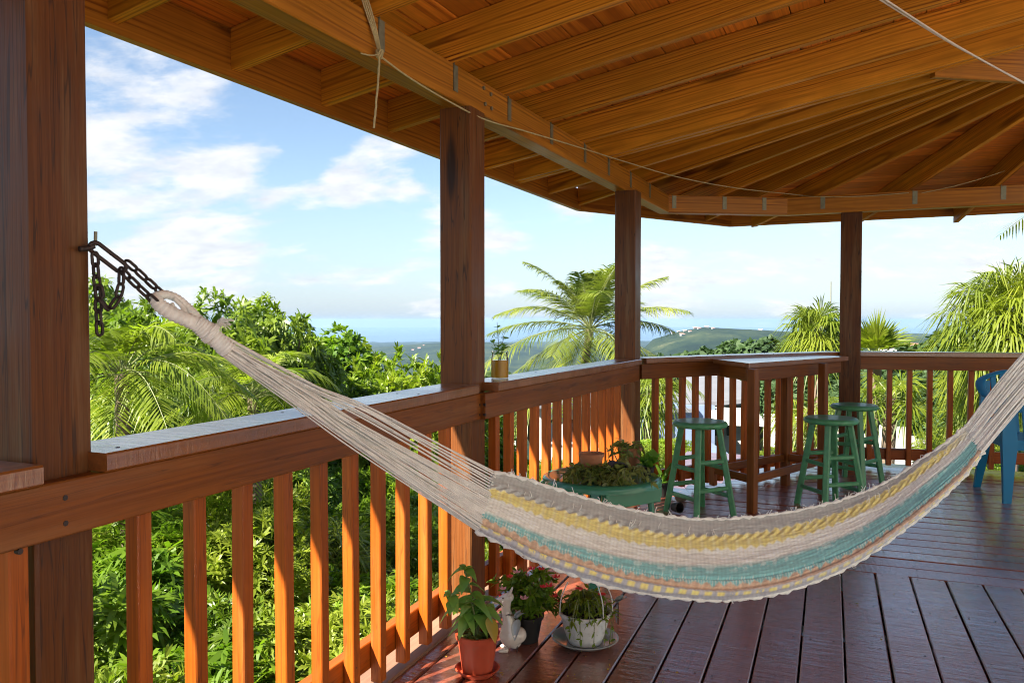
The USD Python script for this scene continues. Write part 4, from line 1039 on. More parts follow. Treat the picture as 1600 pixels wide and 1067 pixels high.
# paved yard and the wall beside it
yard = [at(1335, 735, -2.35), at(1330, 690, -2.35), at(1390, 655, -2.35), at(1462, 654, -2.35), at(1535, 690, -2.35), at(1560, 742, -2.35)]
add('paved_yard', slab([(q[0], q[1], -2.35) for q in yard[::-1]], .5), CONC, label='pale sunlit concrete yard below the far railing', kind='structure')
q0, q1 = at(1195, 700, -2.9), at(1330, 716, -2.9)
w_ = thing('garden_wall', 'low grey concrete garden wall beyond the bar table', 'wall')
m, g = board((q0[0], q0[1], -2.35), (q1[0], q1[1], -2.35), .18, 1.0, bev=.01); add('wall', m, CONC, w_)
m, g = board((q0[0], q0[1], -1.82), (q1[0], q1[1], -1.82), .26, .06, bev=.01); add('coping', m, CONC, w_)
# aerial mast
Ym = 55.0
mast = thing('aerial_mast', 'thin aerial mast standing up beside the far post', 'mast')
mx = X_(1297, Ym); gz = float(ground(mx, Ym))
add('pole', tube([(mx, Ym, gz), (mx + .03, Ym, Z_(440, Ym))], .035, 6), GALV, mast)
add('cross_arm', tube([(mx - .5, Ym, Z_(484, Ym)), (mx + .5, Ym, Z_(482, Ym))], .03, 5), GALV, mast)
add('cross_arm', tube([(mx - .35, Ym - .2, Z_(480, Ym)), (mx + .35, Ym + .2, Z_(480, Ym))], .025, 5), GALV, mast)
# small houses on the far ridge
rng = np.random.default_rng(4)
RIDGE_H = [(1052, 524, 2450), (1060, 521, 2480), (1070, 520, 2420), (1078, 524, 2380), (1086, 519, 2500), (1092, 523, 2420), (1104, 520, 2450), (1114, 521, 2400), (1066, 527, 2330), (1188, 519, 2480), (655, 550, 3900), (662, 547, 4100), (645, 552, 3800)]
proto = None
for x, y_, d in RIDGE_H:
    q = deep(x, y_, d); gz = float(ground(q[0], q[1]))
    if proto is None:
        proto = thing('ridge_house', 'tiny white house on the far hillside', 'house', 'white houses on the far hillside')
        add('wall', box(-4, 4, -2.6, 2.6, -3, 2.6), FARW, proto)
        add('roof', slab([(-5, -3.4, 2.6), (5, -3.4, 2.6), (5, 3.4, 3.8), (-5, 3.4, 3.8)], .5), PINK, proto)
        place(proto, (q[0], q[1], gz), rng.uniform(-30, 30), rng.uniform(.9, 1.5))
    else:
        copy_of(proto, (q[0], q[1], gz), rng.uniform(-30, 30), rng.uniform(.9, 1.6))
# ================================================================== THINGS ON THE VERANDA
# ---- bar table in the corner
ZTB = 0.925
bt = thing('bar_table', 'narrow dark timber bar table fixed along the railing between the stools', 'bar table')
top = [at(1095, 560, ZTB), at(1170, 567.5, ZTB), at(1326, 557, ZTB)]
pl = [xy(top[0]) + Bd * .02, xy(top[1]), xy(top[2])]
back0 = Bp + Bd * ((pl[0] - Bp) @ Bd + .10) - nB * .012; back1 = Bp + Bd * ((pl[2] - Bp) @ Bd) - nB * .012
if (pl[0] - Bp) @ nB > -.012: pl[0] = pl[0] - nB * ((pl[0] - Bp) @ nB + .012)
poly = np.array([pl[0], pl[1], pl[2], back1]); 
from shapely.geometry import Polygon
sh = Polygon(poly).buffer(-.008).buffer(.008)
tm = trimesh.creation.extrude_polygon(sh, .03, engine='earcut'); tm.apply_translation((0, 0, ZTB - .03))
add('table_top', tm, W_CAP, bt, smooth=30, gr=None)
legF, legR, legB = np.array([1.50, 4.93]), np.array([2.20, 5.60]), np.array([1.985, 5.74])
legL = np.array([1.343, 5.27])
TD = unit(legR - legF); TN = unit(legB - legR)
for q in (legF, legR, legB):
    timber('leg', W_RAIL, bt, v3(q, 0), v3(q, ZTB - .031), .052, .052, side=v3(TD, 0), bev=.003)
for a, b, z in ((legF, legR, .205), (legR, legB, .205), (legB, legL, .205), (legL, legF, .205)):
    o = unit(b - a)
    timber('stretcher', W_RAIL, bt, v3(a + o * .028, z), v3(b - o * .028, z), .022, .05, side=v3(perp_left(o), 0))
timber('brace', W_RAIL, bt, v3(legL, .10), v3(legL, .23), .04, .04, side=v3(TD, 0))
for a, b in ((pl[0] * .93 + pl[1] * .07, pl[1] * .95 + pl[0] * .05), (pl[1] * .96 + pl[2] * .04, pl[2])):
    o = unit(b - a); inn = perp_left(o) * .045
    timber('apron', W_RAIL, bt, v3(a + inn, ZTB - .032 - .045), v3(b + inn - o * .05, ZTB - .032 - .045), .022, .088, side=v3(perp_left(o), 0))

# ---- bar stools


def make_stool(loc, rot, label):
    s = thing('bar_stool', label, 'stool', 'green painted bar stools', loc=loc, rot=rot)
    H = .578
    prof = [(0.0, H), (.13, H), (.150, H - .001), (.160, H - .006), (.166, H - .014), (.167, H - .022), (.162, H - .032), (.152, H - .037), (0, H - .038)]
    add('seat', lathe(prof, 40), GREENP, s, smooth=35)
    tops, feet = [], []
    for k in range(4):
        a = math.radians(45 + 90 * k); d = np.array([math.cos(a), math.sin(a)])
        t0, f0 = v3(d * .112, H - .037), v3(d * .205, 0.0)
        m, g = board(f0, t0, .036, .036, side=v3(d, 0), bev=.006)
        add('leg', m, GREENP, s); tops.append(t0); feet.append(f0)
    for k in range(4):
        for zz in ((.17, .335) if k % 2 == 0 else (.12, .29)) :
            j = (k + 1) % 4
            a = feet[k] + (tops[k] - feet[k]) * zz / (H - .037); b = feet[j] + (tops[j] - feet[j]) * zz / (H - .037)
            o = unit(b - a); add('stretcher', board(a + o * .012, b - o * .012, .02, .026, bev=.006)[0], GREENP, s)
    return s


st = make_stool((1.165, 4.90, 0), 27, 'green stool standing left of the bar table leg')
copy_of(st, (2.045, 5.07, 0), 14, label='green stool in front of the right half of the bar table')
copy_of(st, (2.535, 5.86, 0), 40, label='green stool farthest back beside the far post')

# ---- green plastic side table
tc_ = np.array([.425, 3.76]); TZ = .462
ta_ = thing('side_table', 'low green plastic side table crowded with wilted plants', 'table', loc=(*tc_, 0), rot=32)
a = np.linspace(0, 2 * np.pi, 97)[:-1]


def lobed(r, k=.055): return r * (1 + k * np.cos(4 * a)) / (np.abs(np.cos(a)) ** 3.2 + np.abs(np.sin(a)) ** 3.2) ** (1 / 3.2)


rings = [(0.0001, TZ - .010), (.17, TZ - .010), (.215, TZ - .009), (.228, TZ), (.247, TZ), (.257, TZ - .006), (.262, TZ - .018), (.262, TZ - .034), (.254, TZ - .036), (.248, TZ - .03), (.1, TZ - .03), (0.0001, TZ - .03)]
v = np.concatenate([np.stack([lobed(r) * np.cos(a), lobed(r) * np.sin(a), np.full(96, z)], 1) for r, z in rings])
i, j = np.meshgrid(np.arange(len(rings) - 1), np.arange(96), indexing='ij'); j2 = (j + 1) % 96
add('table_top', (v, np.stack([i * 96 + j, i * 96 + j2, (i + 1) * 96 + j2, (i + 1) * 96 + j], -1).reshape(-1, 4)[:, ::-1]), GREENPL, ta_, smooth=40)
for k in range(4):
    e = math.radians(45 + 90 * k); d = np.array([math.cos(e), math.sin(e)])
    m1, _ = board(v3(d * .265, 0), v3(d * .225, TZ - .03), .052, .026, side=v3(perp_left(d), 0), bev=.008)
    add('leg', m1, GREENPL, ta_)
    q = math.radians(90 * k); d = np.array([math.cos(q), math.sin(q)])
    add('apron', board(v3(d * .232 - perp_left(d) * .16, TZ - .065), v3(d * .232 + perp_left(d) * .16, TZ - .065), .012, .07, side=v3(d, 0))[0], GREENPL, ta_)


def pot(parent, r0, r1, h, m, wall=.004, lip=.01, z0=0.0, name='pot', n=36):
    prof = [(.0001, z0), (r0, z0), (r0 + (r1 - r0) * .85, z0 + h * .86), (r1 + lip * .25, z0 + h * .87), (r1 + lip * .45, z0 + h), (r1 - wall, z0 + h), (r1 - wall - .004, z0 + h * .8), (.0001, z0 + h * .80)]
    return add(name, lathe(prof, n), m, parent, smooth=35)


def wilted(parent, c, r, h, n, rng, m=L_DULL, L=.042, W=.016, sag=.6, name='foliage', nl=3):
    """Straggling stems with thick small leaves that spill over."""
    P, Ax, st_ = [], [], []
    for k in range(n):
        az = rng.uniform(0, 2 * np.pi); d = np.array([math.cos(az), math.sin(az), 0])
        R_ = r * rng.uniform(.5, 1.15)
        pts = curve([np.asarray(c) + d * r * .15, np.asarray(c) + d * R_ * .55 + [0, 0, h * rng.uniform(.5, 1.2)], np.asarray(c) + d * R_ + [0, 0, -sag * h * rng.uniform(-.5, 1)]], 5)
        st_.append(tube(pts, np.linspace(.0035, .0015, len(pts)), 4))
        for q in pts[4::2]:
            P.append(q); Ax.append(unit(pts[-1] - pts[-3]) + [0, 0, .3])
    fo = add(name, rosettes(np.array(P), np.array(Ax), nl, L, W, (35, 95), .3, rng), m, parent, kind='stuff')
    add('stems', join(st_), STEM, fo)


rng = np.random.default_rng(91)
q = deep(924, 742, 3.70); pz = TZ - .009
t = thing('potted_succulent', 'terracotta pot of wilted succulents standing on the green table', 'potted plant', loc=(q[0], q[1], pz))
pot(t, .042, .056, .125, TERRA); add('soil', lathe([(.0001, .106), (.05, .104)], 20), SOIL, t)
wilted(t, (0, -.03, .02), .14, .05, 30, rng, sag=.15)
t = thing('nursery_pot', 'black plant pot lying on its side with a trailing plant on the green table', 'potted plant', loc=(*deep(958, 740, 3.66)[:2], pz))
v, f = lathe([(.0001, 0), (.036, 0), (.050, .085), (.054, .086), (.054, .095), (.048, .095), (.034, .005), (.0001, .005)], 30)
R = trimesh.transformations.rotation_matrix(math.radians(97), (1, .25, 0))[:3, :3]
add('pot', (v @ R.T + [0, .05, .054], f), BLACKPL, t, smooth=35)
wilted(t, (.05, .0, .02), .14, .05, 30, rng, sag=.2)
t = thing('clay_pot', 'orange clay pot at the back edge of the green table', 'potted plant', loc=(*deep(985, 735, 3.90)[:2], pz))
pot(t, .04, .052, .12, TERRA); wilted(t, (0, 0, .10), .11, .04, 9, rng, sag=1.2)
t = thing('bright_seedling', 'fresh bright green leafy seedling at the right end of the green table', 'plant', loc=(*deep(1013, 742, 3.80)[:2], pz))
pot(t, .022, .03, .045, BLACKPL)
add('leaves', rosettes(np.array([[0, 0, .05], [.02, .01, .07], [-.015, 0, .075]]), np.array([[0, 0, 1.0]] * 3), 7, .085, .05, (20, 75), .25, rng), L_LETTUCE, t)

# ---- pots on the deck by the middle post


def big_leaves(pairs, rng):
    """Broad ovate leaves with a folded midrib: (base, direction, length, width, droop)."""
    out = []
    for P, D, L, W, dr in pairs:
        D = unit(D); S = unit(np.cross(D, [0, 0, 1.0]) + rng.normal(0, .15, 3)); N = np.cross(S, D)
        k = 9; s = np.linspace(0, 1, k); w = W * np.sin(np.pi * np.clip(s, 0, 1) ** .75) ** .85 * .5; w[-1] = 0
        mid = np.asarray(P) + D * L * s[:, None] + np.array([0, 0, -1]) * dr * L * s[:, None] ** 2
        l_ = mid - S * w[:, None] + N * w[:, None] * .35; r_ = mid + S * w[:, None] + N * w[:, None] * .35
        v = np.concatenate([l_, mid, r_]); f = []
        for i in range(k - 1): f += [(i, k + i, k + i + 1), (i, k + i + 1, i + 1), (k + i, 2 * k + i, 2 * k + i + 1), (k + i, 2 * k + i + 1, k + i + 1)]
        out.append((v, np.array(f)))
    return out


q = at(746, 1051)
t = thing('potted_plant', 'broad leaved green plant in a red plastic pot with saucer', 'potted plant', loc=(q[0], q[1], .002))
pot(t, .052, .071, .132, REDPOT, lip=.012, z0=.008)
add('saucer', lathe([(.0001, .0), (.058, .0), (.074, .018), (.077, .019), (.072, .021), (.058, .006), (.0001, .006)], 36), REDPOT, t, smooth=35)
add('soil', lathe([(.0001, .122), (.04, .12), (.064, .117)], 24), SOIL, t)
rg = np.random.default_rng(17)
add('ground_cover', rosettes(np.c_[rg.uniform(-.045, .045, (46, 2)), np.full(46, .125)], rg.normal(0, .3, (46, 3)) + [0, 0, 1], 6, .02, .009, (20, 90), .2, rg), L_DULL, t, kind='stuff')
stems_, bl = [], []
for (ex, ez, ey) in ((-.095, .26, .0), (-.045, .345, .02), (-.02, .25, -.02), (.02, .235, .03)):
    pts = curve([(.0, 0, .115), (ex * .35, ey * .5, .115 + (ez - .115) * .55), (ex, ey, ez)], 8); stems_.append(tube(pts, np.linspace(.005, .0025, len(pts)), 6))
    for i in range(6, len(pts), 2):
        for s in (0, 1):
            az = i * 2.1 + s * math.pi + rg.normal(0, .3)
            bl.append((pts[i], np.array([math.cos(az), math.sin(az) * .8, rg.uniform(-.25, .35)]), rg.uniform(.06, .082), rg.uniform(.034, .046), rg.uniform(.35, .95)))
    for s in range(3): bl.append((pts[-1], np.array([math.cos(s * 2.1), math.sin(s * 2.1), .9]), .05, .022, .5))
for m_ in big_leaves(bl, rg): add('leaf', m_, L_POT, t, smooth=True)
for m_ in big_leaves([((.035, -.03, .20), np.array([.35, -.5, -.75]), .075, .05, .2)], rg): add('leaf', m_, L_YELLOW, t, smooth=True, label='withered yellow leaf')
for p_ in stems_: add('stem', p_, STEM, t, smooth=True)

# ceramic figurine
import manifold3d as mf


def blob(chain, fine=.006, it=12):
    """One smooth body from a list of (point, radius) bones [(i, j)]."""
    pts, bones = chain
    def ball(p, r): return mf.Manifold.sphere(r, 20).translate(tuple(map(float, p)))
    body = mf.Manifold()
    for i, j in bones: body = body + mf.Manifold.batch_hull([ball(*pts[i]), ball(*pts[j])])
    m = body.refine_to_length(fine).to_mesh(); tm = trimesh.Trimesh(np.asarray(m.vert_properties)[:, :3], np.asarray(m.tri_verts))
    trimesh.smoothing.filter_taubin(tm, iterations=it); return tm


q = at(792, 1016)
t = thing('ceramic_figurine', 'white ceramic long necked animal figurine beside the red pot', 'ornament', loc=(q[0] + .012, q[1], 0), rot=-8)
body = blob(([((0, .0, .055), .040), ((.012, .01, .035), .03), ((-.004, 0, .105), .023), ((-.016, 0, .15), .0165), ((-.014, 0, .19), .0195), ((-.004, 0, .196), .018), ((-.044, -.002, .182), .010), ((.03, .0, .06), .03)],
             [(0, 1), (0, 2), (2, 3), (3, 4), (4, 5), (4, 6), (0, 7)]))
add('body', body, CERAMIC, t, smooth=True)
add('snout', blob(([((-.042, -.002, .180), .0105), ((-.058, -.003, .176), .0075)], [(0, 1)]), .003, 5), CERAMIC, t, smooth=True)
for s in (-1, 1):
    add('foot', blob(([((-.012, s * .018, .008), .009), ((-.034, s * .024, .006), .006)], [(0, 1)]), .004, 5), CERAMIC, t, smooth=True)
    add('ear', blob(([((-.002, s * .012, .205), .006), ((.006, s * .016, .226), .003)], [(0, 1)]), .003, 5), CERAMIC, t, smooth=True)
    add('eye', trimesh.creation.icosphere(2, .0028).apply_translation((-.024, s * .0165, .197)), IRON, t)

# black pot of red flowers
q = at(822, 1000)
t = thing('flower_pot', 'black pot of straggly red flowering plants behind the white figurine', 'potted plant', loc=(q[0], q[1], .002))
pot(t, .045, .064, .10, BLACKPL); add('soil', lathe([(.0001, .085), (.055, .083)], 20), SOIL, t)
rg = np.random.default_rng(23); P, Ax, sts, fl = [], [], [], []
for k in range(34):
    az = rg.uniform(0, 2 * np.pi); R_ = rg.uniform(.03, .155); e = np.array([math.cos(az) * R_ + .01, math.sin(az) * R_ * .7, rg.uniform(.10, .27)])
    pts = curve([(e[0] * .1, e[1] * .1, .085), (e[0] * .5, e[1] * .5, e[2] * .7 + .06), e], 6); sts.append(tube(pts, np.linspace(.003, .0012, len(pts)), 4))
    for p_ in pts[4:]: P.append(p_); Ax.append(unit(e) + rg.normal(0, .3, 3))
    if k % 3 == 0: fl.append(e)
fo = add('foliage', rosettes(np.array(P), np.array(Ax), 6, .034, .012, (30, 90), .3, rg), L_BUSH, t, kind='stuff'); add('stems', join(sts), STEM, fo)
fl += [np.array([-.085, -.09, .215]), np.array([-.06, -.06, .25]), np.array([.06, -.10, .225]), np.array([-.01, -.12, .19]), np.array([.10, -.07, .18]), np.array([.02, -.05, .275])]
for i, e in enumerate(fl):
    a_ = np.arange(5) * 2 * np.pi / 5 + i
    D = np.stack([np.cos(a_), np.sin(a_), np.full(5, .35)], 1)
    add('flower', leaves(np.repeat(e[None] + [0, 0, .006], 5, 0), D, np.repeat([[0, -.3, 1.0]], 5, 0), rg.uniform(.014, .021), .013, -.25, wide=1.1), FLOWER_R if i % 3 else FLOWER_P, t)

# white hanging pot standing in its saucer
q = at(914, 1004)
t = thing('hanging_pot', 'white hanging pot with trailing vine standing on a clear saucer', 'potted plant', loc=(q[0], q[1], .002))
add('saucer', lathe([(.0001, .0), (.085, .0), (.122, .022), (.125, .023), (.12, .025), (.085, .005), (.0001, .005)], 44), GREYPL, t, smooth=35)
add('pot', lathe([(.0001, .006), (.062, .006), (.078, .05), (.091, .105), (.097, .107), (.0985, .122), (.093, .122), (.088, .1), (.0001, .1)], 40), WHITEPL, t, smooth=35)
add('soil', lathe([(.0001, .112), (.085, .108)], 24), SOIL, t)
for az in (200, 305, 350):
    e = math.radians(az); d = np.array([math.cos(e), math.sin(e)])
    add('hanger', tube(curve([v3(d * .098, .112), v3(d * .102, .122), v3(d * .096, .18), v3(d * .07 + [.0, .0], .235)], 6), .0022, 6), WHITEPL, t, smooth=True)
rg = np.random.default_rng(29)
wilted(t, (0, 0, .115), .10, .07, 34, rg, m=L_GRASSY, L=.035, W=.010, sag=.1)
P, Ax, sts = [], [], []
for az, ln in ((255, .09), (283, .11), (310, .10), (330, .12), (232, .06), (345, .13)):
    e = math.radians(az); d = np.array([math.cos(e), math.sin(e)])
    pts = curve([v3(d * .07, .118), v3(d * .102, .126), v3(d * .103, .11 - ln * .45), v3(d * .098, .118 - ln)], 6); sts.append(tube(pts, .0013, 4))
    for p_ in pts[7::4]: P.append(p_); Ax.append(v3(d, -.2))
fo = add('vine', rosettes(np.array(P), np.array(Ax), 3, .016, .010, (30, 80), .3, rg), L_BUSH, t, kind='stuff'); add('stems', join(sts), STEM, fo)
for i, e in enumerate(((.055, -.06, .20), (-.02, .03, .19))):
    a_ = np.arange(5) * 2 * np.pi / 5 + i; D = np.stack([np.cos(a_), np.sin(a_), np.full(5, .35)], 1)
    add('flower', leaves(np.repeat(np.array([e]), 5, 0), D, np.repeat([[0, -.3, 1.0]], 5, 0), .018, .018, .15, wide=1.0), FLOWER_R, t)
# grey fabric flowers on stakes
for x, y_, Yd, lb in ((808, 962, 2.84, 'grey leaf shaped garden ornament between the figurine and the black pot'), (966, 938, 3.1, 'pale grey leaf ornament behind the white hanging pot')):
    q = deep(x, y_, Yd)
    t = thing('garden_stake', lb, 'ornament', loc=(q[0], q[1], 0))
    add('stake', tube([(0, 0, .001), (0, 0, q[2])], .0025, 6), IRON, t)
    for m_ in big_leaves([((0, 0, q[2] - .01), np.array([c_, -.3, s_]), .06, .035, .3) for c_, s_ in ((-.6, .5), (.5, .7), (.2, 1.0), (-.1, -.6))], rg): add('petal', m_, GREYPL, t, smooth=True)
# small things on the boards beside the left stool
q = at(1052, 800); t = thing('small_pot', 'small dark pot lying on the boards left of the first stool', 'pot', loc=(q[0], q[1], .034))
v, f = lathe([(.0001, 0), (.024, 0), (.034, .06), (.030, .06), (.02, .006), (.0001, .006)], 20); R = trimesh.transformations.rotation_matrix(math.radians(84), (.9, .5, 0))[:3, :3]
add('pot', (v @ R.T, f), BLACKPL, t, smooth=35)
q = at(1063, 790); m = trimesh.creation.icosphere(2, .035); m.vertices *= (1.2, .9, .75); m.vertices += .012 * (meshkit.fbm(np.array(m.vertices) * 40)[:, None] - .5)
add('stone', m.apply_translation((q[0] + .03, q[1] + .12, .026)), BARK, smooth=30, label='brown stone on the boards behind the left stool', category='stone')
q = at(1031, 775); t = thing('potted_grass', 'green striped leaves of a small plant between the green table and the stool', 'potted plant', loc=(q[0], q[1], 0))
pot(t, .045, .06, .10, BLACKPL); add('leaves', rosettes(np.array([[0, 0, .1], [.02, 0, .12], [-.02, .01, .12]]), np.array([[0, 0, 1.0]] * 3), 9, .22, .022, (10, 55), .5, rg), L_BUSH, t)

# ---- jar with a cutting on the rail
q = at(781, 591, CAPZ)
t = thing('jar', 'glass jar of amber water holding a small cutting on the railing cap', 'jar', loc=(q[0], q[1], CAPZ))
add('glass', lathe([(.036, .0015), (.038, .006), (.038, .085), (.034, .098), (.034, .112), (.0362, .114), (.0366, .120), (.0345, .121)], 40), GLASS, t, smooth=40)
add('water', lathe([(.0001, .0035), (.0355, .0035), (.0372, .008), (.0372, .080), (.0001, .0805)], 40), AMBER, t, smooth=40)
P, Ax, sts = [], [], []; rg = np.random.default_rng(37)
for e in ((-.012, 0, .245), (.018, .005, .19), (-.035, 0, .17), (.03, -.01, .15)):
    pts = curve([(.0, .0, .02), (e[0] * .3, e[1], .11), e], 7); sts.append(tube(pts, np.linspace(.0022, .001, len(pts)), 5))
    for p_ in pts[7::2]: P.append(p_); Ax.append(np.array([e[0] * 3, 0, 1.0]))
fo = add('cutting', join(sts), STEM, t); add('leaves', rosettes(np.array(P), np.array(Ax), 4, .026, .015, (40, 85), .2, rg), L_POT, fo)

# ---- blue plastic chair
cc = np.array([3.545, 5.36])
t = thing('plastic_chair', 'blue plastic armchair half out of view behind the hammock', 'chair', loc=(*cc, 0), rot=-10)     # faces -y


def ring(pts, prof_w, prof_h, n=10, m=BLUEPL, name='arm_rail'):
    c = curve(pts, 10); tn = np.gradient(c, axis=0); tn /= np.linalg.norm(tn, axis=1, keepdims=True)
    s = np.cross(tn, [0, 0, 1.0]); s /= np.linalg.norm(s, axis=1, keepdims=True); u = np.cross(s, tn)
    a_ = np.arange(n) / n * 2 * np.pi
    v = (c[:, None] + s[:, None] * (np.cos(a_) * prof_w)[None, :, None] + u[:, None] * (np.sin(a_) * prof_h)[None, :, None]).reshape(-1, 3)
    f = [(i * n + j, i * n + (j + 1) % n, (i + 1) * n + (j + 1) % n, (i + 1) * n + j) for i in range(len(c) - 1) for j in range(n)]
    return add(name, (v, np.array(f)), m, t, smooth=True)


ring([(-.235, -.20, .63), (-.285, -.13, .65), (-.315, .02, .70), (-.27, .19, .775), (-.12, .285, .825), (0, .30, .835), (.12, .285, .825), (.27, .19, .775), (.315, .02, .70), (.285, -.13, .65), (.235, -.20, .63)], .030, .012, name='arm_rail')
add('seat', trimesh.creation.extrude_polygon(Polygon([(-.24, -.22), (.24, -.22), (.22, .2), (-.22, .2)]).buffer(.015), .018, engine='earcut').apply_translation((0, 0, .395)), BLUEPL, t, smooth=30)
add('apron', board((-.24, -.222, .372), (.24, -.222, .372), .012, .055, bev=.004)[0], BLUEPL, t)
for s in (-1, 1):
    add('apron', board((s * .235, -.21, .372), (s * .215, .2, .372), .012, .055, bev=.004)[0], BLUEPL, t)
    fl_ = np.array([(s * .27, -.25, 0), (s * .26, -.235, .2), (s * .25, -.215, .40), (s * .255, -.195, .645)])
    for nm, pth, w0 in (('front_leg', fl_, (.024, .034, .046, .036)), ('rear_leg', np.array([(s * .25, .29, 0), (s * .235, .25, .2), (s * .225, .215, .42), (s * .235, .22, .60), (s * .225, .225, .77)]), (.022, .03, .038, .03, .024))):
        c_ = curve(pth, 6); w_ = np.interp(np.linspace(0, 1, len(c_)), np.linspace(0, 1, len(w0)), w0)
        L_ = np.array([(-1, -.35), (1, -.35), (1, .35), (-1, .35)])
        v = np.concatenate([c_[i] + np.c_[L_[:, 0] * w_[i], L_[:, 1] * w_[i] * 1.4, np.zeros(4)] for i in range(len(c_))])
        f = [(i * 4 + j, i * 4 + (j + 1) % 4, (i + 1) * 4 + (j + 1) % 4, (i + 1) * 4 + j) for i in range(len(c_) - 1) for j in range(4)] + [(3, 2, 1, 0)]
        add(nm, (v, np.array(f)), BLUEPL, t, smooth=25)
for k, x in enumerate(np.linspace(-.16, .16, 6)):
    yb = .30 - .9 * x * x
    add('back_slat', board((x * .9, .2, .41), (x * 1.05, yb - .01, .82), .036, .009, side=(1, 0, 0), bev=.003)[0], BLUEPL, t)
add('back_band', board((-.19, .235, .56), (.19, .235, .56), .03, .009, side=(0, 0, 1.0), bev=.003)[0], BLUEPL, t)

# ---- hammock
LP, RP = np.array([-.83, 1.55]), np.array([2.60, 3.50])


def yline(px):
    k = (np.asarray(px, float) - 800) / FPX; d = RP - LP
    return LP[1] + (k * LP[1] - LP[0]) / (d[0] - k * d[1]) * d[1]


def resample(p, n):
    p = np.asarray(p, float); c = curve(p, 12); s = np.r_[0, np.cumsum(np.linalg.norm(np.diff(c, axis=0), axis=1))]; q = np.linspace(0, s[-1], n)
    return np.c_[np.interp(q, s, c[:, 0]), np.interp(q, s, c[:, 1])]


TOP = [(772, 737), (815, 747), (870, 764), (920, 779), (980, 795), (1040, 806), (1100, 811), (1160, 809), (1220, 802), (1290, 789), (1350, 769), (1400, 745), (1440, 717), (1480, 690), (1512, 663)]
BOT = [(744, 830), (790, 853), (845, 880), (900, 899), (960, 917), (1020, 929), (1080, 936), (1140, 938), (1190, 933), (1240, 921), (1300, 898), (1360, 866), (1420, 822), (1475, 775), (1510, 740), (1537, 704)]
NU, NV = 760, 150
Tp, Bpx = resample(TOP, NU), resample(BOT, NU)
u = np.linspace(0, 1, NU); vv = np.linspace(0, 1, NV)
wdt = .35 + .65 * np.sin(np.pi * np.clip(u, 0, 1)) ** .7
U, Vv = np.meshgrid(u, vv, indexing='ij')
PX = Tp[:, None, :] * (1 - vv)[None, :, None] + Bpx[:, None, :] * vv[None, :, None]
dlt = np.interp(vv, [0, .25, .5, .75, .83, .87, .93, 1], [.20, .10, .0, -.11, -.135, -.15, -.16, -.12])
Yd = yline(PX[..., 0]) + dlt[None] * wdt[:, None]
fwd = np.array([0, math.cos(PITCH), -math.sin(PITCH)]); upv_ = np.array([0, math.sin(PITCH), math.cos(PITCH)])
D = fwd * FPX + np.array([1.0, 0, 0]) * (PX[..., 0:1] - 800) - upv_ * (PX[..., 1:2] - 533.5)
H = EYE + D * (Yd / D[..., 1])[..., None]
du = np.gradient(H, axis=0); dv = np.gradient(H, axis=1); Nn = np.cross(du, dv); Nn /= np.linalg.norm(Nn, axis=-1, keepdims=True)
if (Nn[NU // 2, NV // 2] @ (EYE - H[NU // 2, NV // 2])) < 0: Nn = -Nn
LEN = 2.25
uu, vs = U * LEN, Vv * .62
pn = np.stack([uu * 4, vs * 7, np.zeros_like(uu)], -1)
rel = .009 * (meshkit.fbm(pn * [1, 2.2, 1], 4, 5) - .5)
rel += .0035 * (meshkit.fbm(np.stack([uu * 38, vs * 90, 0 * uu], -1), 3, 6) - .5)
rel += .0030 * np.sin(2 * np.pi * (uu / .046 + .5 * np.sin(vs * 40))) * np.exp(-((Vv - .215) / .05) ** 2)          # loops along the grey band
rel += .0022 * np.sin(2 * np.pi * uu / .04) * np.exp(-((Vv - .82) / .06) ** 2)
rel -= .016 * np.exp(-((Vv - .845) / .013) ** 2) * np.clip(1.25 - U * 1.15, 0, 1)                                    # fold above the grey edge
rel += .008 * np.exp(-((Vv - .90) / .035) ** 2)
rel -= .007 * np.exp(-((Vv - .72 - .03 * U) / .012) ** 2) * np.clip(U * 2, .3, 1)
H = H + Nn * rel[..., None]
tri = lambda x: 2 * np.abs(x - np.floor(x + .5))
zig = tri(uu / .045 + meshkit.fbm(np.stack([uu * 7, 0 * uu, 0 * uu], -1), 3, 2)) - .5
fz = meshkit.fbm(np.stack([uu * 60, vs * 30, 0 * uu], -1), 4, 31) - .5
Vc = Vv + fz * .032
bnd = lambda a_, b_, c_: np.interp(U, [0, .5, 1], [a_, b_, c_])
b1, b2, b3, b4, b5 = bnd(.27, .195, .10) + zig * .03, bnd(.42, .37, .24) + zig * .035, bnd(.66, .57, .47) + fz * .03, bnd(.755, .80, .84) + zig * .05, bnd(.845, .885, .94)
C = lambda r, g, b: np.array([r, g, b])
grey, yel, cream, teal, oran, blug = C(.46, .455, .42), C(.86, .72, .25), C(.87, .85, .75), C(.27, .58, .56), C(.72, .50, .34), C(.50, .49, .51)
col = np.zeros(H.shape) + grey
lay = lambda m_, c_, k_=1.0: col * (1 - m_[..., None] * k_) + c_ * m_[..., None] * k_
sm = lambda x, e=.012: np.clip(x / e * .5 + .5, 0, 1)
col = lay(sm(Vc - b1), cream); mY = sm(Vc - b1) * sm(b2 - Vc) * (.7 + .3 * sm(tri(uu / .05) - .18, .3)); col = lay(mY, yel)
endf = np.clip((U - .93) / .07, 0, 1); col = lay(endf, cream * .95)
col = lay(sm(Vc - b3, .03), teal * 1.0); col = lay(sm(Vc - b3, .03) * sm(b3 + .05 - Vc, .05) * (fz > .09), cream, .6)
wh = sm(Vc - (b4 - .07)) * sm(b4 + .01 - Vc) * (np.sin(uu * 2 * np.pi / .012) > .55); col = lay(wh, cream, .55)
col = lay(sm(Vc - b4), oran * (1 - .25 * np.clip(U - .5, 0, 1))[..., None])
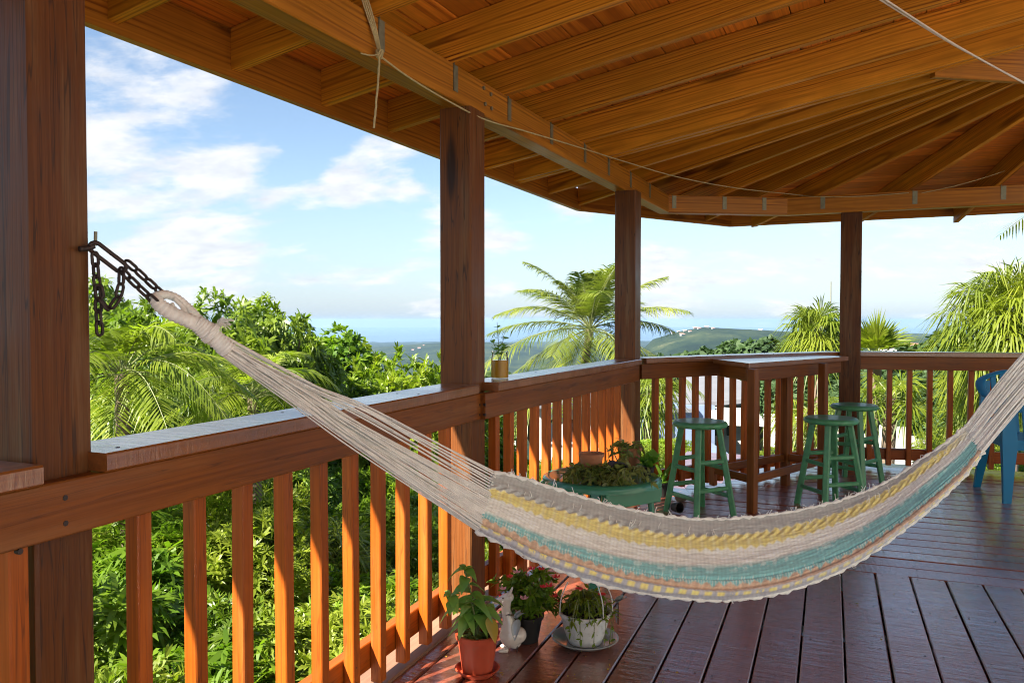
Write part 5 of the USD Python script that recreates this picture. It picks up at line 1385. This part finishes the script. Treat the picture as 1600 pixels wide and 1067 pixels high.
mG = sm(Vc - b5); col = lay(mG, blug); dots = mG * sm(.06 - np.abs(Vv - bnd(.895, .925, .975)) * 3.0, .03) * sm(tri(uu / .052) - .42, .12); col = lay(dots * (fz > -.22), yel * 1.05)
col = col * (1 + .28 * fz[..., None]) * (1 + .12 * np.sin(2 * np.pi * (uu / .0072 + vs / .021)) * np.sin(2 * np.pi * (uu / .0072 - vs / .021)))[..., None]
thread = (meshkit.noise(np.stack([uu * 14, vs * 420, 0 * uu], -1), 77) - .5); col = np.clip(col * (1 + .16 * thread[..., None]), .01, .9)
idx = np.arange(NU * NV).reshape(NU, NV)
Fh = np.stack([idx[:-1, :-1], idx[1:, :-1], idx[1:, 1:], idx[:-1, 1:]], -1).reshape(-1, 4)
# the other face lies a thread's thickness behind, joined at the edges
Hb = H - Nn * .007
nn = NU * NV
rim = np.concatenate([idx[:, 0], idx[-1, 1:], idx[::-1, -1][1:], idx[0, ::-1][1:]])
Fr = np.array([(rim[i], rim[(i + 1) % len(rim)], nn + rim[(i + 1) % len(rim)], nn + rim[i]) for i in range(len(rim))])
CLOTH = mat('hammock_cloth', {'a': ('attribute', {'attribute': 'weave'}), 'g': ('attribute', {'attribute': 'grain'}), 'w1': ('mapping', {'scale': (260.0, 420.0, 1.0)}),
                              'n': ('noise_texture', {'scale': 1.0, 'detail': 3, 'roughness': 0.6}), 'b': ('bump', {'strength': 0.55, 'distance': 0.003}),
                              'p': ('principled_bsdf', {'roughness': 0.92, 'specular_ior_level': 0.15, 'sheen_weight': 0.25})},
            [('a.color', 'p.base_color'), ('g.vector', 'w1.vector'), ('w1.vector', 'n.vector'), ('n.fac', 'b.height'), ('b.normal', 'p.normal')])
hm = thing('hammock', 'woven cream hammock with yellow and turquoise bands slung across the veranda', 'hammock')
gg = np.stack([uu, vs, np.zeros_like(uu)], -1).reshape(-1, 3)
add('woven_bed', (np.vstack([H.reshape(-1, 3), Hb.reshape(-1, 3)]), np.vstack([Fh, Fh[:, ::-1] + nn, Fr])), CLOTH, hm, smooth=True, gr=np.vstack([gg, gg]), col=np.vstack([col.reshape(-1, 3)] * 2))
rg = np.random.default_rng(47)
for k_, nm in ((0, 'edge_cord'), (-1, 'edge_cord')):
    e = H[::4, k_] + rg.normal(0, .0015, (len(H[::4, k_]), 3)); add(nm, tube(e, .0055 + .002 * np.sin(np.arange(len(e)) * 1.3), 6), ROPE, hm, smooth=True, label='thick braided edge')
tf = []
for i in rg.choice(NU - 20, 120, replace=False) + 10:
    k_ = 0 if rg.random() < .6 else int(rg.normal(.2, .015) * NV) if rg.random() < .7 else NV - 1
    p0 = H[i, k_]; tf.append(tube([p0, p0 + Nn[i, k_] * .008 + rg.normal(0, .004, 3) + [0, 0, .004], p0 + Nn[i, k_] * .009 + rg.normal(0, .005, 3) + [0, 0, .006]], .0011, 4))
add('thread_ends', join(tf), ROPE, hm, kind='stuff')
# end cords: left
K = deep(345, 537, float(yline(345)))
ax = unit(H[0, NV // 2] - K); s_ = unit(np.cross(ax, [0, 0, 1.0])); u_ = np.cross(s_, ax)
vals = np.r_[np.linspace(0.0, .34, 9), np.linspace(.36, 1.0, 54)]
for i, q in enumerate(vals):
    e = H[int(rg.uniform(0, 6)), min(NV - 1, int(q * (NV - 1)))]
    ph = rg.uniform(0, 2 * np.pi); rr_ = .016 * math.sqrt(rg.random())
    a0 = K + (s_ * math.cos(ph) + u_ * math.sin(ph) * 1.0) * rr_ + u_ * (.014 * (.5 - q))
    mid = (a0 + e) / 2 + rg.normal(0, .0035, 3) + np.array([0, 0, -.006 if i > 8 else .010])
    q1 = a0 * .72 + e * .28 + rg.normal(0, .002, 3) + (s_ * math.cos(ph)) * .004
    add('end_cord', tube(curve([a0, q1, mid, e], 5), float(rg.uniform(.0015, .0021)) if i > 8 else .0022, 5), ROPE, hm, smooth=True)
RK = deep(1800, 345, float(yline(1790)))
for i, q in enumerate(np.linspace(0, 1, 58)):
    e = H[NU - 1 - int(rg.uniform(0, 8)), int(q * (NV - 1))]
    ph = rg.uniform(0, 2 * np.pi); ax2 = unit(RK - e); s2 = unit(np.cross(ax2, [0, 0, 1.0])); u2 = np.cross(s2, ax2)
    a0 = RK + (s2 * math.cos(ph) + u2 * math.sin(ph)) * .02
    # the cords first run side by side and then draw together
    mid = e * .5 + a0 * .5 + u2 * (.5 - q) * .10 + rg.normal(0, .005, 3) + np.array([0, 0, -.012])
    q3 = e * .8 + a0 * .2 + u2 * (.5 - q) * .055 + rg.normal(0, .003, 3)
    add('end_cord', tube(curve([e, q3, mid, a0], 6), .0030, 5), ROPE, hm, smooth=True)
Yk = lambda x: float(yline(x))
P_ = lambda x, y, o=0.0: deep(x, y, Yk(x) + o)
# bound neck and eye of the hammock
rib = lambda n_: 1 + .10 * np.sin(np.arange(n_) * 2.2)
c_ = curve([P_(358, 548), P_(340, 532), P_(322, 516), P_(306, 503)], 12); add('bound_neck', tube(c_, np.interp(np.linspace(0, 1, len(c_)), [0, .45, .6, 1], [.018, .0185, .021, .017]) * rib(len(c_)), 14), ROPE, hm, smooth=True)
c_ = curve([P_(312, 508), P_(288, 498, -.004), P_(262, 486, -.006), P_(246, 473, -.004), P_(244, 464, .004), P_(258, 460, .012), P_(276, 466, .014), P_(291, 478, .012), P_(304, 492, .008), P_(314, 506, .004)], 9)
add('eye', tube(c_, np.interp(np.linspace(0, 1, len(c_)), [0, .3, .5, .75, 1], [.015, .0145, .009, .0085, .011]) * rib(len(c_)), 12), ROPE, hm, smooth=True)
c_ = curve([P_(268, 474, .006), P_(276, 490, .0), P_(289, 489, -.002), P_(284, 478, .004), P_(272, 466, .008)], 8); add('inner_eye', tube(c_, .005, 8), ROPE, hm, smooth=True)
kn = P_(329, 521)
a_ = np.linspace(0, 3 * 2 * np.pi, 64); ax = unit(P_(345, 535) - P_(310, 505)); s_ = unit(np.cross(ax, [0, 0, 1])); u_ = np.cross(s_, ax)
add('whipping', tube(kn + ax * (a_ / 20 - .47)[:, None] * .012 + (s_ * np.cos(a_)[:, None] + u_ * np.sin(a_)[:, None]) * .0205, .0034, 6), ROPE, hm, smooth=True)
tf = [tube([kn + u_ * .02, kn + u_ * .03 + rg.normal(0, .004, 3), kn + u_ * .036 + ax * .01 + rg.normal(0, .008, 3)], .001, 4) for _ in range(26)]
add('frayed_tuft', join(tf), ROPE, hm, kind='stuff')

# ---- chain between the post and the hammock
ch = thing('chain', 'rusty steel chain and hook holding the hammock to the nearest post', 'chain')
yc = float((P1c + A1d * W1)[1]) - .02
Q = lambda x, y, o=0.0: deep(x, y, yc + o + (x - 140) / 110 * (Yk(250) - yc))


def link(c, t, s, L, Wd, r):
    """One chain link: stadium ring in the plane of t (long axis) and s."""
    t = unit(t); s = unit(s - t * (s @ t)); w = Wd / 2 - r; l = L / 2 - Wd / 2
    pts = [c + t * (l + w * math.cos(a_)) + s * w * math.sin(a_) for a_ in np.linspace(-math.pi / 2, math.pi / 2, 8)] + [c + t * (-l + w * math.cos(a_)) + s * w * math.sin(a_) for a_ in np.linspace(math.pi / 2, 3 * math.pi / 2, 8)]
    return tube(np.array(pts), r, 7, closed=True)


def chain_run(pts, pitch=.0235, L=.033, Wd=.0195, r=.0031, flip=0):
    c = curve(pts, 20); s = np.r_[0, np.cumsum(np.linalg.norm(np.diff(c, axis=0), axis=1))]; n_ = max(2, int(round(s[-1] / pitch)))
    for i, q in enumerate((np.arange(n_) + .5) * s[-1] / n_):
        p_ = np.array([np.interp(q, s, c[:, k]) for k in range(3)]); p2 = np.array([np.interp(min(q + .004, s[-1]), s, c[:, k]) for k in range(3)]); p1 = np.array([np.interp(max(q - .004, 0), s, c[:, k]) for k in range(3)])
        t_ = unit(p2 - p1); a = unit(np.cross(t_, [0.15, 1, 0])); b = np.cross(t_, a)
        m_ = math.radians(18 if (i + flip) % 2 else 105); add('link', link(p_, t_, a * math.cos(m_) + b * math.sin(m_), L, Wd, r), IRON, ch, smooth=True)


chain_run([Q(188, 420), Q(215, 447), Q(246, 475, -.01)]); chain_run([Q(196, 408, .006), Q(226, 434, .006), Q(258, 464, .012)], flip=1)
chain_run([Q(148, 396), Q(150, 425), Q(153, 460), Q(154, 495), Q(156, 522)])
chain_run([Q(190, 424, -.01), Q(188, 450, -.012), Q(180, 472, -.012), Q(168, 480, -.012), Q(158, 468, -.01), Q(153, 446, -.008)], flip=1)
add('snap_hook', link((Q(145, 384) + Q(192, 420)) / 2, Q(192, 420) - Q(145, 384), np.array([.1, -.3, 1.0]), .086, .028, .0042), IRON, ch, smooth=True)
c_ = np.array([Q(124, 389, -.005), Q(138, 388), Q(147, 384)]); add('eye_screw', tube(curve(c_, 6), .0055, 8), IRON, ch, smooth=True)
add('eye_screw', tube([Q(149.5, 362), Q(149, 384)], .0032, 8), GALV, ch, label='upright steel pin')

# ---- cords under the roof
bl_ = lambda px, z, off=.012: (b1a + D1 * t_at_px(b1a - n1 * off, D1, px) - n1 * off)
t = thing('tied_cord', 'cord knotted round the beam with a loose end hanging down', 'cord')


def on_beam(px, py, off=.012):
    p_ = b1a - n1 * off; tt = t_at_px(p_, D1, px); q = p_ + D1 * tt; return deep(px, py, q[1])


for i in range(4):
    o = .004 + i * .003; add('strand', tube(curve([on_beam(560 + i * 3, -18, o), on_beam(572 + i * 3, 20, o), on_beam(584 + i * 2, 55, o + .004), on_beam(592 + i, 84, o + .006)], 6), .0028, 6), CORD, t, smooth=True)
add('loose_end', tube(curve([on_beam(593, 84, .02), on_beam(591, 120, .03), on_beam(588, 160, .03), on_beam(584, 200, .03)], 6) + rg.normal(0, .0006, (19, 3)), .0036, 7), CORD, t, smooth=True)
add('loose_end', tube(curve([on_beam(593, 85, .02), on_beam(580, 87, .03), on_beam(564, 84, .03)], 6), .0024, 6), CORD, t, smooth=True)
kn = on_beam(593, 85, .018)
add('knot', tube(np.array([kn + np.array([.010 * math.cos(a_), .008 * math.sin(a_), .012 * math.sin(2.3 * a_)]) for a_ in np.linspace(0, 12, 60)]), .0033, 6), CORD, t, smooth=True)
b3p = lambda px, py, off=.02: deep(px, py, (c2 + D3 * t_at_px(c2 - n3 * off, D3, px) - n3 * off)[1])
t = thing('long_cord', 'thin cord running slack along the beam from the knot to the far rafters', 'cord')
add('run', tube(curve([on_beam(596, 90), on_beam(640, 122, .014), on_beam(700, 158, .016), on_beam(760, 188, .018), on_beam(820, 205, .03), on_beam(900, 229, .06), deep(980, 254, 5.0), deep(1060, 277, 5.35), deep(1150, 294, 5.8), b3p(1240, 304), b3p(1275, 307.5), b3p(1345, 307), b3p(1420, 301.5)], 8), .0032, 6), CORD, t, smooth=True)
add('run', tube(curve([b3p(1440, 302), b3p(1495, 290, .05), b3p(1550, 274, .1), b3p(1625, 248, .2)], 8), .003, 6), CORD, t, smooth=True)
t = thing('washing_line', 'doubled white cord stretched across the upper right under the rafters', 'cord')
for o in (0, 1):
    add('strand', tube(curve([deep(1366 + o * 8, -6, 3.0), deep(1430 + o * 5, 34, 3.25), deep(1500 + o * 2, 76, 3.5), deep(1610, 135 + o, 3.9)], 8), .0042, 6), WHITECORD, t, smooth=True)

# dry leaves and crumbs on the boards
rg = np.random.default_rng(53); P = []
for (x, y_, sx, sy, n_) in ((900, 1035, 90, 20, 26), (1060, 800, 30, 12, 16), (840, 1050, 60, 12, 14), (1400, 960, 120, 60, 8)):
    for _ in range(n_): P.append(at(x + rg.normal(0, sx), min(1064, y_ + rg.normal(0, sy)), .004))
P = np.array(P); D = rg.normal(0, 1, P.shape); D[:, 2] = rg.uniform(0, .25, len(P))
add('leaf_litter', leaves(P, D, np.repeat([[0, 0, 1.0]], len(P), 0) + rg.normal(0, .3, P.shape), rg.uniform(.006, .018, len(P)), rg.uniform(.003, .007, len(P)), .1), L_YELLOW, label='dry leaf crumbs scattered on the boards', category='leaf litter', kind='stuff')
# ---- the house that the veranda belongs to, beyond the open side of the roof
CREAM = plain('cream_render', (0.66, 0.62, 0.55), 0.85, 0.06, 0.8)
hs = thing('house', 'cream house that the veranda is built against', 'house')
HO = lambda t, d: base(t) + RU * d
def hwall(t0, t1, d0, d1, z0, z1, nm, m):
    c = (HO(t0, d0) + HO(t1, d1)) / 2
    add(nm, board(v3((HO(t0, d0) + HO(t0, d1)) / 2, (z0 + z1) / 2), v3((HO(t1, d0) + HO(t1, d1)) / 2, (z0 + z1) / 2), abs(d1 - d0), z1 - z0, side=v3(n1, 0), bev=.01)[0], m, hs)
hwall(-5, 5.2, 5.6, 5.85, -3.2, 3.6, 'wall', CREAM)
hwall(-5, 6.5, 3.9, 5.58, -.3, -.02, 'terrace', CONC)
